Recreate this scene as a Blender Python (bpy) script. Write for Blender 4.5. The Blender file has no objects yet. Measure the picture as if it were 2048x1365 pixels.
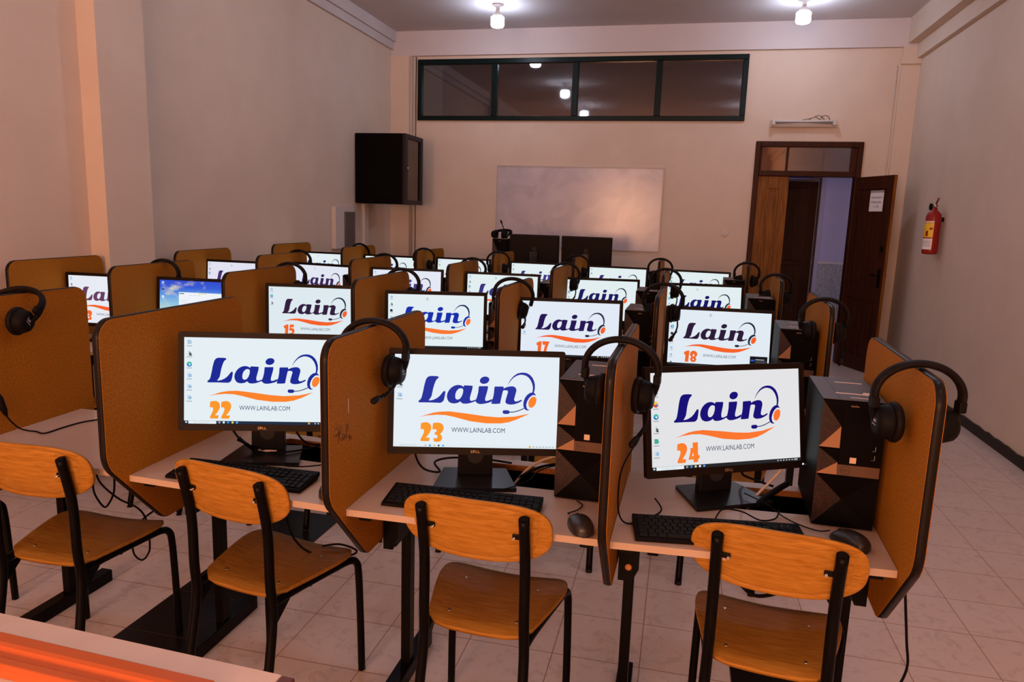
import bpy, bmesh, math, random
from mathutils import Vector, Matrix
from mathutils.geometry import tessellate_polygon

# ---------------------------------------------------------------- camera, world, exposure, large lights
S = bpy.context.scene
COL = S.collection
CAM_POS = (2.24136, -1.75519, 1.56257)
def make_camera():
    yaw, pitch, roll = [math.radians(a) for a in (CAM_YAW, CAM_PITCH, CAM_ROLL)]
    f = Vector((-math.sin(yaw)*math.cos(pitch), math.cos(yaw)*math.cos(pitch), math.sin(pitch)))
    r = Vector((math.cos(yaw), math.sin(yaw), 0.0)); u = r.cross(f)
    r2 = r*math.cos(roll)+u*math.sin(roll); u2 = -r*math.sin(roll)+u*math.cos(roll)
    cd = bpy.data.cameras.new('camera'); cam = bpy.data.objects.new('camera', cd); COL.objects.link(cam)
    cd.sensor_width = 36.0; cd.sensor_fit = 'HORIZONTAL'; cd.lens = 1439.4*36.0/2048.0; cd.clip_start = 0.02
    m = Matrix(((r2.x, u2.x, -f.x, CAM_POS[0]), (r2.y, u2.y, -f.y, CAM_POS[1]), (r2.z, u2.z, -f.z, CAM_POS[2]), (0, 0, 0, 1)))
    cam.matrix_world = m
    S.camera = cam
CAM_YAW, CAM_PITCH, CAM_ROLL = 12.9835, -9.8558, 1.8508
make_camera()
S.view_settings.view_transform = 'Standard'
S.view_settings.look = 'None'
S.view_settings.gamma = 1.0
S.view_settings.use_curve_mapping = False
EXPO = 0.0
S.view_settings.exposure = EXPO
w = bpy.data.worlds.new('world'); S.world = w; w.use_nodes = True
w.node_tree.nodes['Background'].inputs[0].default_value = (0.5, 0.45, 0.6, 1)
w.node_tree.nodes['Background'].inputs[1].default_value = 0.12

# room
XL, XR, YB, YF, ZC = -1.445, 4.564, 7.089, -6.6, 3.76
WINDOW_POWER = 295.0
WINDOW_COL = (1.0, 0.50, 0.27)
BULB_E = 78.0
def area(name, loc, size, rot, power, col):
    l = bpy.data.lights.new(name, 'AREA'); l.shape = 'RECTANGLE'; l.size, l.size_y = size; l.energy = power; l.color = col
    o = bpy.data.objects.new(name, l); o.location = loc; o.rotation_euler = rot; COL.objects.link(o); return o
# daylight coming in through the two curtained windows of the wall behind the camera
area('window_daylight', (0.45, YF+0.10, 1.75), (1.5, 1.5), (math.radians(90), 0, 0), WINDOW_POWER*0.70, WINDOW_COL)
area('window_daylight', (2.95, YF+0.10, 1.75), (1.5, 1.5), (math.radians(90), 0, 0), WINDOW_POWER*0.30, WINDOW_COL)
# daylight in the corridor behind the door
area('corridor_daylight', (6.2, 8.1, 1.6), (1.4, 1.8), (0, math.radians(90), 0), 15.0, (0.62, 0.62, 1.0))

# ---------------------------------------------------------------- materials
def srgb(r, g, b):
    def c(v):
        v /= 255.0
        return v/12.92 if v <= 0.04045 else ((v+0.055)/1.055)**2.4
    return (c(r), c(g), c(b))
def lin4(c): return (c[0], c[1], c[2], 1.0)
def mat(name, col, rough=0.5, metal=0.0, spec=0.5, coat=0.0):
    m = bpy.data.materials.new(name); m.use_nodes = True
    b = m.node_tree.nodes['Principled BSDF']
    b.inputs['Base Color'].default_value = lin4(col); b.inputs['Roughness'].default_value = rough
    b.inputs['Metallic'].default_value = metal; b.inputs['Specular IOR Level'].default_value = spec
    b.inputs['Coat Weight'].default_value = coat
    return m
def noisy(name, c1, c2, scale=8.0, rough=0.6, stretch=(1, 1, 1), detail=4.0, bump=0.0, spec=0.5, dist=0.0, lo=0.35, hi=0.65, coat=0.0):
    m = mat(name, c1, rough, spec=spec, coat=coat); nt = m.node_tree; b = nt.nodes['Principled BSDF']
    tc = nt.nodes.new('ShaderNodeTexCoord'); mp = nt.nodes.new('ShaderNodeMapping'); mp.inputs['Scale'].default_value = stretch
    n = nt.nodes.new('ShaderNodeTexNoise'); n.inputs['Scale'].default_value = scale; n.inputs['Detail'].default_value = detail; n.inputs['Distortion'].default_value = dist
    r = nt.nodes.new('ShaderNodeValToRGB'); r.color_ramp.elements[0].position = lo; r.color_ramp.elements[1].position = hi
    r.color_ramp.elements[0].color = lin4(c1); r.color_ramp.elements[1].color = lin4(c2)
    nt.links.new(tc.outputs['Object'], mp.inputs[0]); nt.links.new(mp.outputs[0], n.inputs[0]); nt.links.new(n.outputs[0], r.inputs[0]); nt.links.new(r.outputs[0], b.inputs['Base Color'])
    if bump:
        bp = nt.nodes.new('ShaderNodeBump'); bp.inputs['Strength'].default_value = bump; bp.inputs['Distance'].default_value = 0.002
        nt.links.new(n.outputs[0], bp.inputs['Height']); nt.links.new(bp.outputs[0], b.inputs['Normal'])
    return m
def emit(name, col, k=1.0):
    m = bpy.data.materials.new(name); m.use_nodes = True; nt = m.node_tree
    nt.nodes.remove(nt.nodes['Principled BSDF']); e = nt.nodes.new('ShaderNodeEmission')
    e.inputs[0].default_value = lin4(col); e.inputs[1].default_value = k
    nt.links.new(e.outputs[0], nt.nodes['Material Output'].inputs[0]); return m
SCR = 2.0**(-EXPO)
_em = {}
def scr(rgb):
    if rgb not in _em: _em[rgb] = emit('screen_%d_%d_%d' % rgb, srgb(*rgb), SCR)
    return _em[rgb]

M = {}
M['wall'] = noisy('painted_plaster', (0.65, 0.525, 0.420), (0.69, 0.56, 0.452), 2.5, 0.75, bump=0.05, spec=0.25)
M['ceiling'] = noisy('ceiling_paint', (0.60, 0.54, 0.53), (0.63, 0.57, 0.56), 2.0, 0.8, spec=0.2)
M['mdf'] = noisy('brown_hardboard', (0.29, 0.100, 0.007), (0.40, 0.160, 0.014), 170.0, 0.7, detail=6.0, spec=0.08)
M['trim'] = mat('black_plastic_trim', (0.009, 0.006, 0.005), 0.34, spec=0.15)
M['chip'] = noisy('raw_chipboard', (0.50, 0.19, 0.045), (0.38, 0.13, 0.03), 120.0, 0.8)
M['laminate'] = noisy('beige_laminate', (0.50, 0.365, 0.275), (0.54, 0.395, 0.30), 3.0, 0.34, spec=0.4)
M['black'] = mat('black_plastic', (0.008, 0.006, 0.006), 0.42, spec=0.08)
M['bezel'] = mat('monitor_plastic', (0.012, 0.007, 0.006), 0.45, spec=0.1)
M['stand'] = mat('stand_plastic', (0.010, 0.009, 0.010), 0.28, spec=0.2)
M['steel'] = mat('black_painted_steel', (0.004, 0.003, 0.003), 0.30, spec=0.08)
M['chrome'] = mat('screw_metal', (0.7, 0.6, 0.5), 0.25, 1.0)
M['rubber'] = mat('black_rubber', (0.006, 0.005, 0.005), 0.55, spec=0.08)
M['foam'] = noisy('black_leatherette', (0.007, 0.005, 0.005), (0.011, 0.008, 0.007), 60.0, 0.5, bump=0.4, spec=0.08)
M['key'] = mat('key_plastic', (0.006, 0.004, 0.004), 0.45, spec=0.05)
M['silver'] = mat('bronze_grey_plastic', (0.13, 0.07, 0.045), 0.5, 0.0, 0.2)
M['peach'] = mat('facet_plastic', (0.36, 0.19, 0.10), 0.5, spec=0.08)
M['mesh'] = noisy('grille_mesh', (0.007, 0.003, 0.003), (0.045, 0.008, 0.005), 260.0, 0.6, lo=0.5, hi=0.6, detail=0)
M['tower'] = mat('tower_plastic', (0.004, 0.003, 0.003), 0.5, spec=0.03)
M['towertop'] = noisy('tower_sheet_metal', (0.060, 0.050, 0.053), (0.072, 0.060, 0.062), 400.0, 0.45, spec=0.5)
M['sticker'] = mat('paper_sticker', (0.75, 0.55, 0.42), 0.6)
M['darkwood'] = noisy('dark_varnished_wood', (0.030, 0.008, 0.003), (0.055, 0.014, 0.005), 6.0, 0.4, (9, 9, 0.6), spec=0.12)
M['doorwood'] = noisy('varnished_wood', (0.13, 0.042, 0.005), (0.26, 0.095, 0.014), 6.0, 0.4, (9, 9, 0.6), spec=0.15)
M['green'] = mat('dark_green_metal', (0.003, 0.011, 0.010), 0.32, spec=0.12)
M['white'] = mat('white_plastic', (0.60, 0.54, 0.50), 0.4, spec=0.3)
M['alu'] = mat('aluminium_frame', (0.42, 0.38, 0.36), 0.5, 0.3)
M['orange'] = mat('orange_plastic', (0.62, 0.120, 0.020), 0.30)
M['cream'] = noisy('cream_laminate', (0.74, 0.56, 0.44), (0.77, 0.59, 0.465), 14.0, 0.4)
M['brown'] = mat('brown_plastic_edge', (0.12, 0.035, 0.022), 0.4)
M['red'] = mat('red_enamel', (0.26, 0.012, 0.008), 0.32, spec=0.3)
M['yellow'] = mat('yellow_label', (0.85, 0.52, 0.02), 0.5)
M['paper'] = mat('white_paper', (0.80, 0.76, 0.78), 0.7)
M['ink'] = mat('black_ink', (0.03, 0.02, 0.03), 0.7)
M['gold'] = mat('logo_metal', (0.50, 0.30, 0.16), 0.4, 0.3)
M['bolt'] = mat('orange_bolt_cap', (0.55, 0.21, 0.05), 0.5)
M['lilac'] = noisy('lilac_paint', (0.42, 0.40, 0.55), (0.45, 0.43, 0.58), 3.0, 0.7)
M['granite'] = noisy('speckled_wainscot', (0.26, 0.26, 0.27), (0.42, 0.41, 0.42), 45.0, 0.4)
M['glasspanel'] = None
M['screenglass'] = None

def wood_mat():
    m = mat('oak_veneer', (0.6, 0.3, 0.08), 0.42, spec=0.12, coat=0.0); nt = m.node_tree; b = nt.nodes['Principled BSDF']
    tc = nt.nodes.new('ShaderNodeTexCoord'); mp = nt.nodes.new('ShaderNodeMapping'); mp.inputs['Scale'].default_value = (2.0, 30.0, 30.0)
    wv = nt.nodes.new('ShaderNodeTexNoise'); wv.inputs['Scale'].default_value = 5.0; wv.inputs['Detail'].default_value = 8.0; wv.inputs['Distortion'].default_value = 0.6
    r = nt.nodes.new('ShaderNodeValToRGB'); r.color_ramp.elements[0].position = 0.30; r.color_ramp.elements[1].position = 0.62
    r.color_ramp.elements[0].color = (0.32, 0.128, 0.013, 1); r.color_ramp.elements[1].color = (0.46, 0.215, 0.034, 1)
    nt.links.new(tc.outputs['Object'], mp.inputs[0]); nt.links.new(mp.outputs[0], wv.inputs[0]); nt.links.new(wv.outputs[0], r.inputs[0]); nt.links.new(r.outputs[0], b.inputs['Base Color'])
    return m
M['oak'] = wood_mat()

def floor_mat():
    m = mat('marbled_floor_tiles', (0.6, 0.5, 0.46), 0.32, spec=0.45); nt = m.node_tree; b = nt.nodes['Principled BSDF']
    N = nt.nodes.new; L = nt.links.new
    tc = N('ShaderNodeTexCoord'); br = N('ShaderNodeTexBrick')
    mp = N('ShaderNodeMapping'); mp.inputs['Location'].default_value = (-TX0, -TY0, 0)
    br.offset = 0.0; br.inputs['Scale'].default_value = 1.0; br.inputs['Mortar Size'].default_value = 0.0022; br.inputs['Mortar Smooth'].default_value = 0.2
    br.inputs['Brick Width'].default_value = TW; br.inputs['Row Height'].default_value = TH
    br.inputs['Color1'].default_value = (1, 1, 1, 1); br.inputs['Color2'].default_value = (1, 1, 1, 1); br.inputs['Mortar'].default_value = (0, 0, 0, 1)
    n1 = N('ShaderNodeTexNoise'); n1.inputs['Scale'].default_value = 13.0; n1.inputs['Detail'].default_value = 9.0; n1.inputs['Distortion'].default_value = 1.6; n1.inputs['Roughness'].default_value = 0.62
    r1 = N('ShaderNodeValToRGB'); r1.color_ramp.elements[0].position = 0.36; r1.color_ramp.elements[1].position = 0.48
    r1.color_ramp.elements[0].color = (0.51, 0.415, 0.37, 1); r1.color_ramp.elements[1].color = (0.61, 0.505, 0.455, 1)
    # black tiles: two tile strips laid as a runner
    mx = N('ShaderNodeMixRGB'); mx.inputs[1].default_value = (0.30, 0.17, 0.10, 1)
    L(tc.outputs['Object'], mp.inputs[0]); L(mp.outputs[0], br.inputs[0]); L(tc.outputs['Object'], n1.inputs[0]); L(n1.outputs[0], r1.inputs[0])
    L(br.outputs['Color'], mx.inputs[0]); L(r1.outputs[0], mx.inputs[2]); L(mx.outputs[0], b.inputs['Base Color'])
    return m
TX0, TY0, TW, TH = 0.005, 0.038, 0.3130, 0.2870
M['floor'] = floor_mat()
M['blacktile'] = mat('black_floor_tile', (0.008, 0.005, 0.004), 0.30, spec=0.1)

def glass_mat(name, tint, refl):
    m = bpy.data.materials.new(name); m.use_nodes = True; nt = m.node_tree
    nt.nodes.remove(nt.nodes['Principled BSDF']); N = nt.nodes.new
    t = N('ShaderNodeBsdfTransparent'); t.inputs[0].default_value = lin4(tint)
    g = N('ShaderNodeBsdfGlossy'); g.inputs[0].default_value = (0.95, 0.9, 0.88, 1); g.inputs[1].default_value = 0.03
    lw = N('ShaderNodeFresnel'); lw.inputs[0].default_value = 1.5
    ad = N('ShaderNodeMath'); ad.operation = 'ADD'; ad.inputs[1].default_value = refl; ad.use_clamp = True
    mx = N('ShaderNodeMixShader')
    nt.links.new(lw.outputs[0], ad.inputs[0]); nt.links.new(ad.outputs[0], mx.inputs[0]); nt.links.new(t.outputs[0], mx.inputs[1]); nt.links.new(g.outputs[0], mx.inputs[2])
    nt.links.new(mx.outputs[0], nt.nodes['Material Output'].inputs[0]); return m
M['glass'] = glass_mat('window_glass', (0.55, 0.50, 0.47), 0.09)
M['smoke'] = glass_mat('smoked_glass', (0.25, 0.22, 0.21), 0.05)
def board_mat():
    m = noisy('whiteboard_enamel', (0.44, 0.41, 0.46), (0.56, 0.51, 0.55), 3.0, 0.20, dist=1.0, spec=0.5, coat=0.0); return m
M['board'] = board_mat()
def curtain_mat():
    m = bpy.data.materials.new('orange_curtain_backlit'); m.use_nodes = True; nt = m.node_tree; b = nt.nodes['Principled BSDF']
    b.inputs['Base Color'].default_value = (0.7, 0.22, 0.06, 1); b.inputs['Roughness'].default_value = 0.8
    b.inputs['Emission Color'].default_value = (1.0, 0.36, 0.13, 1); b.inputs['Emission Strength'].default_value = 1.3
    return m
M['curtain'] = curtain_mat()
M['bulb'] = emit('lit_bulb', (0.68, 0.78, 1.0), BULB_E)

# ---------------------------------------------------------------- mesh helpers
def obj(name, bm, mats, parent=None, smooth=None, bevel=0.0, seg=2):
    me = bpy.data.meshes.new(name)
    bmesh.ops.recalc_face_normals(bm, faces=bm.faces) if smooth != 'keep' else None
    bm.to_mesh(me); bm.free()
    if not isinstance(mats, (list, tuple)): mats = [mats]
    for m in mats: me.materials.append(m)
    o = bpy.data.objects.new(name, me); COL.objects.link(o)
    if parent is not None: o.parent = parent
    if smooth is True:
        for p in me.polygons: p.use_smooth = True
    elif isinstance(smooth, (int, float)) and smooth not in (True, False):
        me.shade_auto = None if False else None
    if bevel:
        md = o.modifiers.new('bevel', 'BEVEL'); md.width = bevel; md.segments = seg; md.limit_method = 'ANGLE'; md.angle_limit = math.radians(40)
    return o
def tag(o, label=None, cat=None, group=None, kind=None):
    if label: o['label'] = label
    if cat: o['category'] = cat
    if group: o['group'] = group
    if kind: o['kind'] = kind
    return o
def empty(name, loc=(0, 0, 0), rz=0.0, label=None, cat=None, group=None, kind=None):
    o = bpy.data.objects.new(name, None); COL.objects.link(o); o.location = loc; o.rotation_euler = (0, 0, rz); o.empty_display_size = 0.1
    return tag(o, label, cat, group, kind)
def struct(name, bm, m, parent=None, **k):
    o = obj(name, bm, m, parent, **k)
    if parent is None: o['kind'] = 'structure'
    return o
def copy_tree(o, parent=None):
    c = o.copy(); COL.objects.link(c); c.parent = parent
    for ch in [x for x in o.children]: copy_tree(ch, c)
    return c
def B(): return bmesh.new()
def box(bm, x0, x1, y0, y1, z0, z1, mi=0):
    vs = [bm.verts.new(p) for p in ((x0, y0, z0), (x1, y0, z0), (x1, y1, z0), (x0, y1, z0), (x0, y0, z1), (x1, y0, z1), (x1, y1, z1), (x0, y1, z1))]
    for f in ((0, 3, 2, 1), (4, 5, 6, 7), (0, 1, 5, 4), (1, 2, 6, 5), (2, 3, 7, 6), (3, 0, 4, 7)):
        bm.faces.new([vs[i] for i in f]).material_index = mi
    return bm
def boxb(*a): return box(B(), *a)
def frame_of(d):
    d = d.normalized(); up = Vector((0, 0, 1)) if abs(d.z) < 0.95 else Vector((0, 1, 0))
    a = d.cross(up).normalized(); b = a.cross(d).normalized(); return a, b
def tube(bm, pts, r, n=10, cap=True, mi=0, sub=0, rads=None, flat=1.0, side=None):
    pts = [Vector(p) for p in pts]
    if sub: pts = spline(pts, sub)
    if rads is None: rads = [r]*len(pts)
    elif len(rads) != len(pts):
        k = len(rads)-1; rads = [rads[min(k, int(i*k/(len(pts)-1)))]*(1-(i*k/(len(pts)-1) % 1))+rads[min(k, int(i*k/(len(pts)-1))+1)]*(i*k/(len(pts)-1) % 1) for i in range(len(pts))]
    rings = []; pa = None
    for i, p in enumerate(pts):
        d = (pts[min(i+1, len(pts)-1)]-pts[max(i-1, 0)])
        if d.length < 1e-9: d = Vector((0, 0, 1))
        d.normalize()
        if side is not None:
            a = Vector(side); a = (a-d*a.dot(d)).normalized(); b = d.cross(a)
        elif pa is None: a, b = frame_of(d)
        else:
            a = (pa-d*pa.dot(d)); a = a.normalized() if a.length > 1e-6 else frame_of(d)[0]; b = d.cross(a)
        pa = a
        rings.append([bm.verts.new(p+(a*math.cos(t)+b*math.sin(t)*flat)*rads[i]) for t in [2*math.pi*k/n for k in range(n)]])
    for r0, r1 in zip(rings, rings[1:]):
        for k in range(n):
            f = bm.faces.new((r0[k], r0[(k+1) % n], r1[(k+1) % n], r1[k])); f.material_index = mi; f.smooth = True
    if cap:
        for rr in (rings[0], rings[-1]):
            bm.faces.new(rr).material_index = mi
    return bm
def spline(P, sub):
    out = []
    for i in range(len(P)-1):
        p0 = P[max(i-1, 0)]; p1 = P[i]; p2 = P[i+1]; p3 = P[min(i+2, len(P)-1)]
        for k in range(sub):
            t = k/sub
            out.append(0.5*((2*p1)+(p2-p0)*t+(2*p0-5*p1+4*p2-p3)*t*t+(3*p1-p0-3*p2+p3)*t**3))
    out.append(P[-1].copy()); return out
def lathe(bm, prof, c=(0, 0, 0), n=24, axis='z', mi=0, smooth=True):
    rings = []
    for r, h in prof:
        ring = []
        for k in range(n):
            t = 2*math.pi*k/n; a, b = r*math.cos(t), r*math.sin(t)
            p = {'z': (a, b, h), 'x': (h, a, b), 'y': (a, h, b)}[axis]
            ring.append(bm.verts.new((p[0]+c[0], p[1]+c[1], p[2]+c[2])))
        rings.append(ring)
    for r0, r1 in zip(rings, rings[1:]):
        for k in range(n):
            f = bm.faces.new((r0[k], r0[(k+1) % n], r1[(k+1) % n], r1[k])); f.material_index = mi; f.smooth = smooth
    for rr in (rings[0], rings[-1]):
        bm.faces.new(rr).material_index = mi
    return bm
def rpoly(corners, n=6):
    """polygon with rounded corners: corners = [(x, y, radius)]"""
    out = []; N = len(corners)
    for i in range(N):
        p = Vector(corners[i][:2]); r = corners[i][2]; a = Vector(corners[i-1][:2]); b = Vector(corners[(i+1) % N][:2])
        if r <= 0: out.append((p.x, p.y)); continue
        d1 = (a-p).normalized(); d2 = (b-p).normalized(); ang = d1.angle(d2); t = min(r/math.tan(ang/2), (a-p).length*0.49, (b-p).length*0.49); r = t*math.tan(ang/2)
        c = p+(d1+d2).normalized()*(r/math.sin(ang/2)); s = p+d1*t-c; e = p+d2*t-c
        sa = math.atan2(s.y, s.x); da = math.atan2(e.y, e.x)-sa
        while da > math.pi: da -= 2*math.pi
        while da < -math.pi: da += 2*math.pi
        for k in range(n+1):
            q = sa+da*k/n; out.append((c.x+r*math.cos(q), c.y+r*math.sin(q)))
    return out
def prism(bm, poly, f, h0, h1, holes=(), mi=0, mi_hole=None):
    """extrude 2D poly; f(a, b, h) -> 3D point"""
    loops = [poly]+list(holes)
    tri = tessellate_polygon([[Vector((p[0], p[1], 0)) for p in l] for l in loops])
    flat = [p for l in loops for p in l]
    v0 = [bm.verts.new(f(p[0], p[1], h0)) for p in flat]; v1 = [bm.verts.new(f(p[0], p[1], h1)) for p in flat]
    for t in tri:
        for vs, tt in ((v0, t), (v1, t[::-1])):
            try: bm.faces.new([vs[i] for i in tt]).material_index = mi
            except ValueError: pass
    o = 0
    for li, l in enumerate(loops):
        n = len(l)
        for k in range(n):
            a, b = o+k, o+(k+1) % n
            bm.faces.new((v0[a], v0[b], v1[b], v1[a])).material_index = mi if li == 0 or mi_hole is None else mi_hole
        o += n
    return bm
def flatpoly(bm, poly, f, h, mi=0, holes=()):
    loops = [poly]+list(holes); flat = [p for l in loops for p in l]
    tri = tessellate_polygon([[Vector((p[0], p[1], 0)) for p in l] for l in loops])
    vs = [bm.verts.new(f(p[0], p[1], h)) for p in flat]
    for t in tri:
        try: bm.faces.new([vs[i] for i in t]).material_index = mi
        except ValueError: pass
XY = lambda a, b, h: (a, b, h)
XZ = lambda a, b, h: (a, h, b)
YZ = lambda a, b, h: (h, a, b)
_txt = {}
def text_polys(s, size=1.0):
    """Blender's built-in font as a list of (outline triangles) in 2D, height `size`, centred at x=0"""
    key = (s, size)
    if key in _txt: return _txt[key]
    cu = bpy.data.curves.new('lettering', 'FONT'); cu.body = s; cu.size = size; cu.align_x = 'CENTER'; cu.resolution_u = 2
    to = bpy.data.objects.new('lettering', cu); COL.objects.link(to)
    dg = bpy.context.evaluated_depsgraph_get(); me = bpy.data.meshes.new_from_object(to.evaluated_get(dg))
    res = ([tuple(v.co[:2]) for v in me.vertices], [tuple(p.vertices) for p in me.polygons])
    bpy.data.objects.remove(to); bpy.data.curves.remove(cu); bpy.data.meshes.remove(me)
    _txt[key] = res; return res
def text(bm, s, size, f, h, mi=0, width=None, origin=(0, 0), bold=0.0):
    vs, fs = text_polys(s, 1.0)
    if not vs: return
    x0 = min(v[0] for v in vs); x1 = max(v[0] for v in vs); y1 = max(v[1] for v in vs); y0 = 0
    sy = size/(y1-y0); sx = (width/(x1-x0)) if width else sy
    nv = [bm.verts.new(f(origin[0]+(v[0]-(x0+x1)/2)*sx, origin[1]+v[1]*sy, h)) for v in vs]
    for q in fs:
        try: bm.faces.new([nv[i] for i in q]).material_index = mi
        except ValueError: pass
G = {"L":[[146,508],[150,518],[158,519],[216,518],[276,520],[289,514],[300,492],[305,453],[308,421],[309,400],[305,389],[298,392],[289,412],[276,442],[261,466],[240,486],[220,495],[208,495],[217,477],[226,447],[230,408],[235,361],[241,322],[248,287],[255,265],[266,249],[267,241],[263,234],[252,231],[230,230],[215,231],[201,240],[191,263],[185,297],[179,343],[175,386],[170,429],[166,461],[160,484],[150,498]],"a":[[419,342],[407,328],[394,322],[380,322],[363,330],[345,350],[331,378],[321,413],[318,449],[322,480],[331,507],[345,520],[363,524],[380,519],[394,509],[400,498],[407,513],[418,523],[436,524],[454,519],[472,509],[485,499],[494,493],[500,471],[485,483],[471,491],[462,490],[459,478],[459,452],[465,409],[471,370],[474,334],[472,327],[445,325],[423,324],[420,330]],"ah":[[401,356],[390,362],[377,386],[370,420],[369,451],[373,474],[384,482],[397,472],[408,446],[415,410],[417,379],[414,362]],"i":[[510,353],[511,333],[514,330],[563,328],[568,331],[566,359],[561,398],[554,442],[551,469],[553,485],[559,490],[574,482],[596,466],[592,493],[574,508],[552,518],[532,524],[514,523],[502,514],[493,495],[497,471],[502,443],[508,396]],"d":[[573,247],[574,263],[570,278],[563,292],[553,301],[541,305],[531,302],[522,294],[517,281],[516,266],[520,250],[527,237],[537,227],[548,224],[559,226],[568,234]],"n":[[606,342],[608,331],[615,330],[659,328],[662,334],[663,350],[678,336],[696,327],[714,323],[730,330],[739,348],[741,373],[736,409],[731,444],[728,468],[732,484],[741,489],[754,483],[768,471],[775,469],[777,477],[768,491],[750,507],[728,520],[706,524],[687,519],[677,505],[675,489],[679,458],[685,418],[690,387],[687,373],[674,368],[660,372],[655,407],[649,459],[643,516],[615,520],[590,519],[590,508],[595,476],[600,444],[604,401]],"arc":[[687,316],[693,284],[705,248],[722,212],[742,186],[762,175],[780,172],[800,176],[819,193],[836,222],[847,259],[853,299],[854,342],[849,386],[838,390],[841,358],[841,327],[836,291],[827,256],[813,225],[797,206],[778,197],[760,197],[742,208],[725,226],[710,252],[698,280]],"cup":[[849,388],[857,405],[862,421],[848,413],[834,422],[819,450],[808,486],[803,522],[806,553],[813,573],[825,577],[814,585],[800,579],[790,561],[785,530],[786,490],[794,447],[807,415],[822,394],[838,386]],"ear":[[850,431],[862,443],[865,468],[862,504],[851,536],[838,554],[824,551],[817,529],[816,493],[823,462],[835,439]],"boom":[[788,558],[775,570],[753,586],[726,599],[701,601],[701,611],[726,608],[753,596],[775,580],[791,567]],"mic":[[660,604],[661,595],[665,587],[672,586],[689,585],[697,588],[702,597],[703,611],[698,623],[690,627],[672,627],[664,622],[660,612]],"wave":[[150,678],[239,627],[282,615],[335,610],[442,630],[551,655],[637,665],[735,653],[827,616],[747,685],[699,716],[650,731],[563,733],[466,714],[368,671],[314,652],[261,649],[197,660]],"2":[[0,374],[19,65],[93,28],[262,0],[393,19],[505,103],[557,234],[542,402],[467,570],[355,720],[280,804],[495,813],[449,991],[37,991],[4,925],[93,738],[168,570],[191,458],[159,383],[93,355]],"3":[[0,364],[28,47],[140,19],[308,9],[458,47],[561,159],[589,290],[551,439],[477,542],[411,598],[486,682],[523,794],[495,925],[402,1000],[252,1019],[103,1009],[56,822],[178,841],[262,804],[290,738],[234,664],[140,636],[121,533],[215,486],[230,421],[178,364]],"4":[[0,850],[71,657],[129,429],[121,279],[264,271],[250,14],[550,0],[550,650],[650,664],[621,829],[550,836],[543,986],[300,1000],[286,850]],"4h":[[286,500],[207,686],[300,686]],"1":[[0,162],[324,7],[441,15],[463,74],[412,1000],[118,993],[147,412],[51,382]],"8a":[[632,309],[608,424],[540,522],[437,587],[316,610],[195,587],[93,522],[24,424],[0,309],[24,193],[93,96],[195,30],[316,7],[437,30],[540,96],[608,193]],"8b":[[569,750],[549,846],[492,927],[406,981],[304,1000],[203,981],[117,927],[60,846],[40,750],[60,654],[117,573],[203,519],[304,500],[406,519],[492,573],[549,654]],"8c":[[393,412],[387,454],[371,490],[347,514],[319,522],[291,514],[267,490],[251,454],[246,412],[251,370],[267,334],[291,310],[319,301],[347,310],[371,334],[387,370]],"8d":[[371,765],[366,790],[351,811],[330,826],[304,831],[279,826],[258,811],[243,790],[238,765],[243,739],[258,718],[279,704],[304,699],[330,704],[351,718],[366,739]],"5":[[83,7],[479,0],[438,278],[181,278],[174,368],[333,347],[472,431],[528,569],[486,750],[375,931],[181,986],[14,958],[14,792],[153,833],[264,778],[299,681],[236,604],[125,590],[0,583],[49,292]],"7":[[0,0],[629,8],[606,121],[470,485],[364,1000],[121,1000],[197,545],[258,318],[38,318]]}

# ---------------------------------------------------------------- the room
struct('floor', boxb(XL-0.2, 5.6, YF-0.2, 10.2, -0.1, 0.0), M['floor'])
struct('ceiling', boxb(XL-0.2, XR+0.2, YF-0.2, YB+0.15, ZC, ZC+0.1), M['ceiling'])
struct('wall_left', boxb(XL-0.15, XL, YF, YB, 0, ZC), M['wall'])
struct('wall_right', boxb(XR, XR+0.15, YF, YB+0.15, 0, ZC), M['wall'])
def wall_holes(name, x0, x1, y0, y1, z0, z1, holes, m):
    bm = B(); outer = [(x0, z0), (x1, z0), (x1, z1), (x0, z1)]
    prism(bm, outer, XZ, y0, y1, [[(a, c), (b, c), (b, d), (a, d)] for a, b, c, d in holes])
    return struct(name, bm, m)
WX0, WX1, WZ0, WZ1 = -1.10, 2.822, 2.706, 3.430
DX0, DX1, DZ1 = 2.972, 4.105, 2.487
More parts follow.
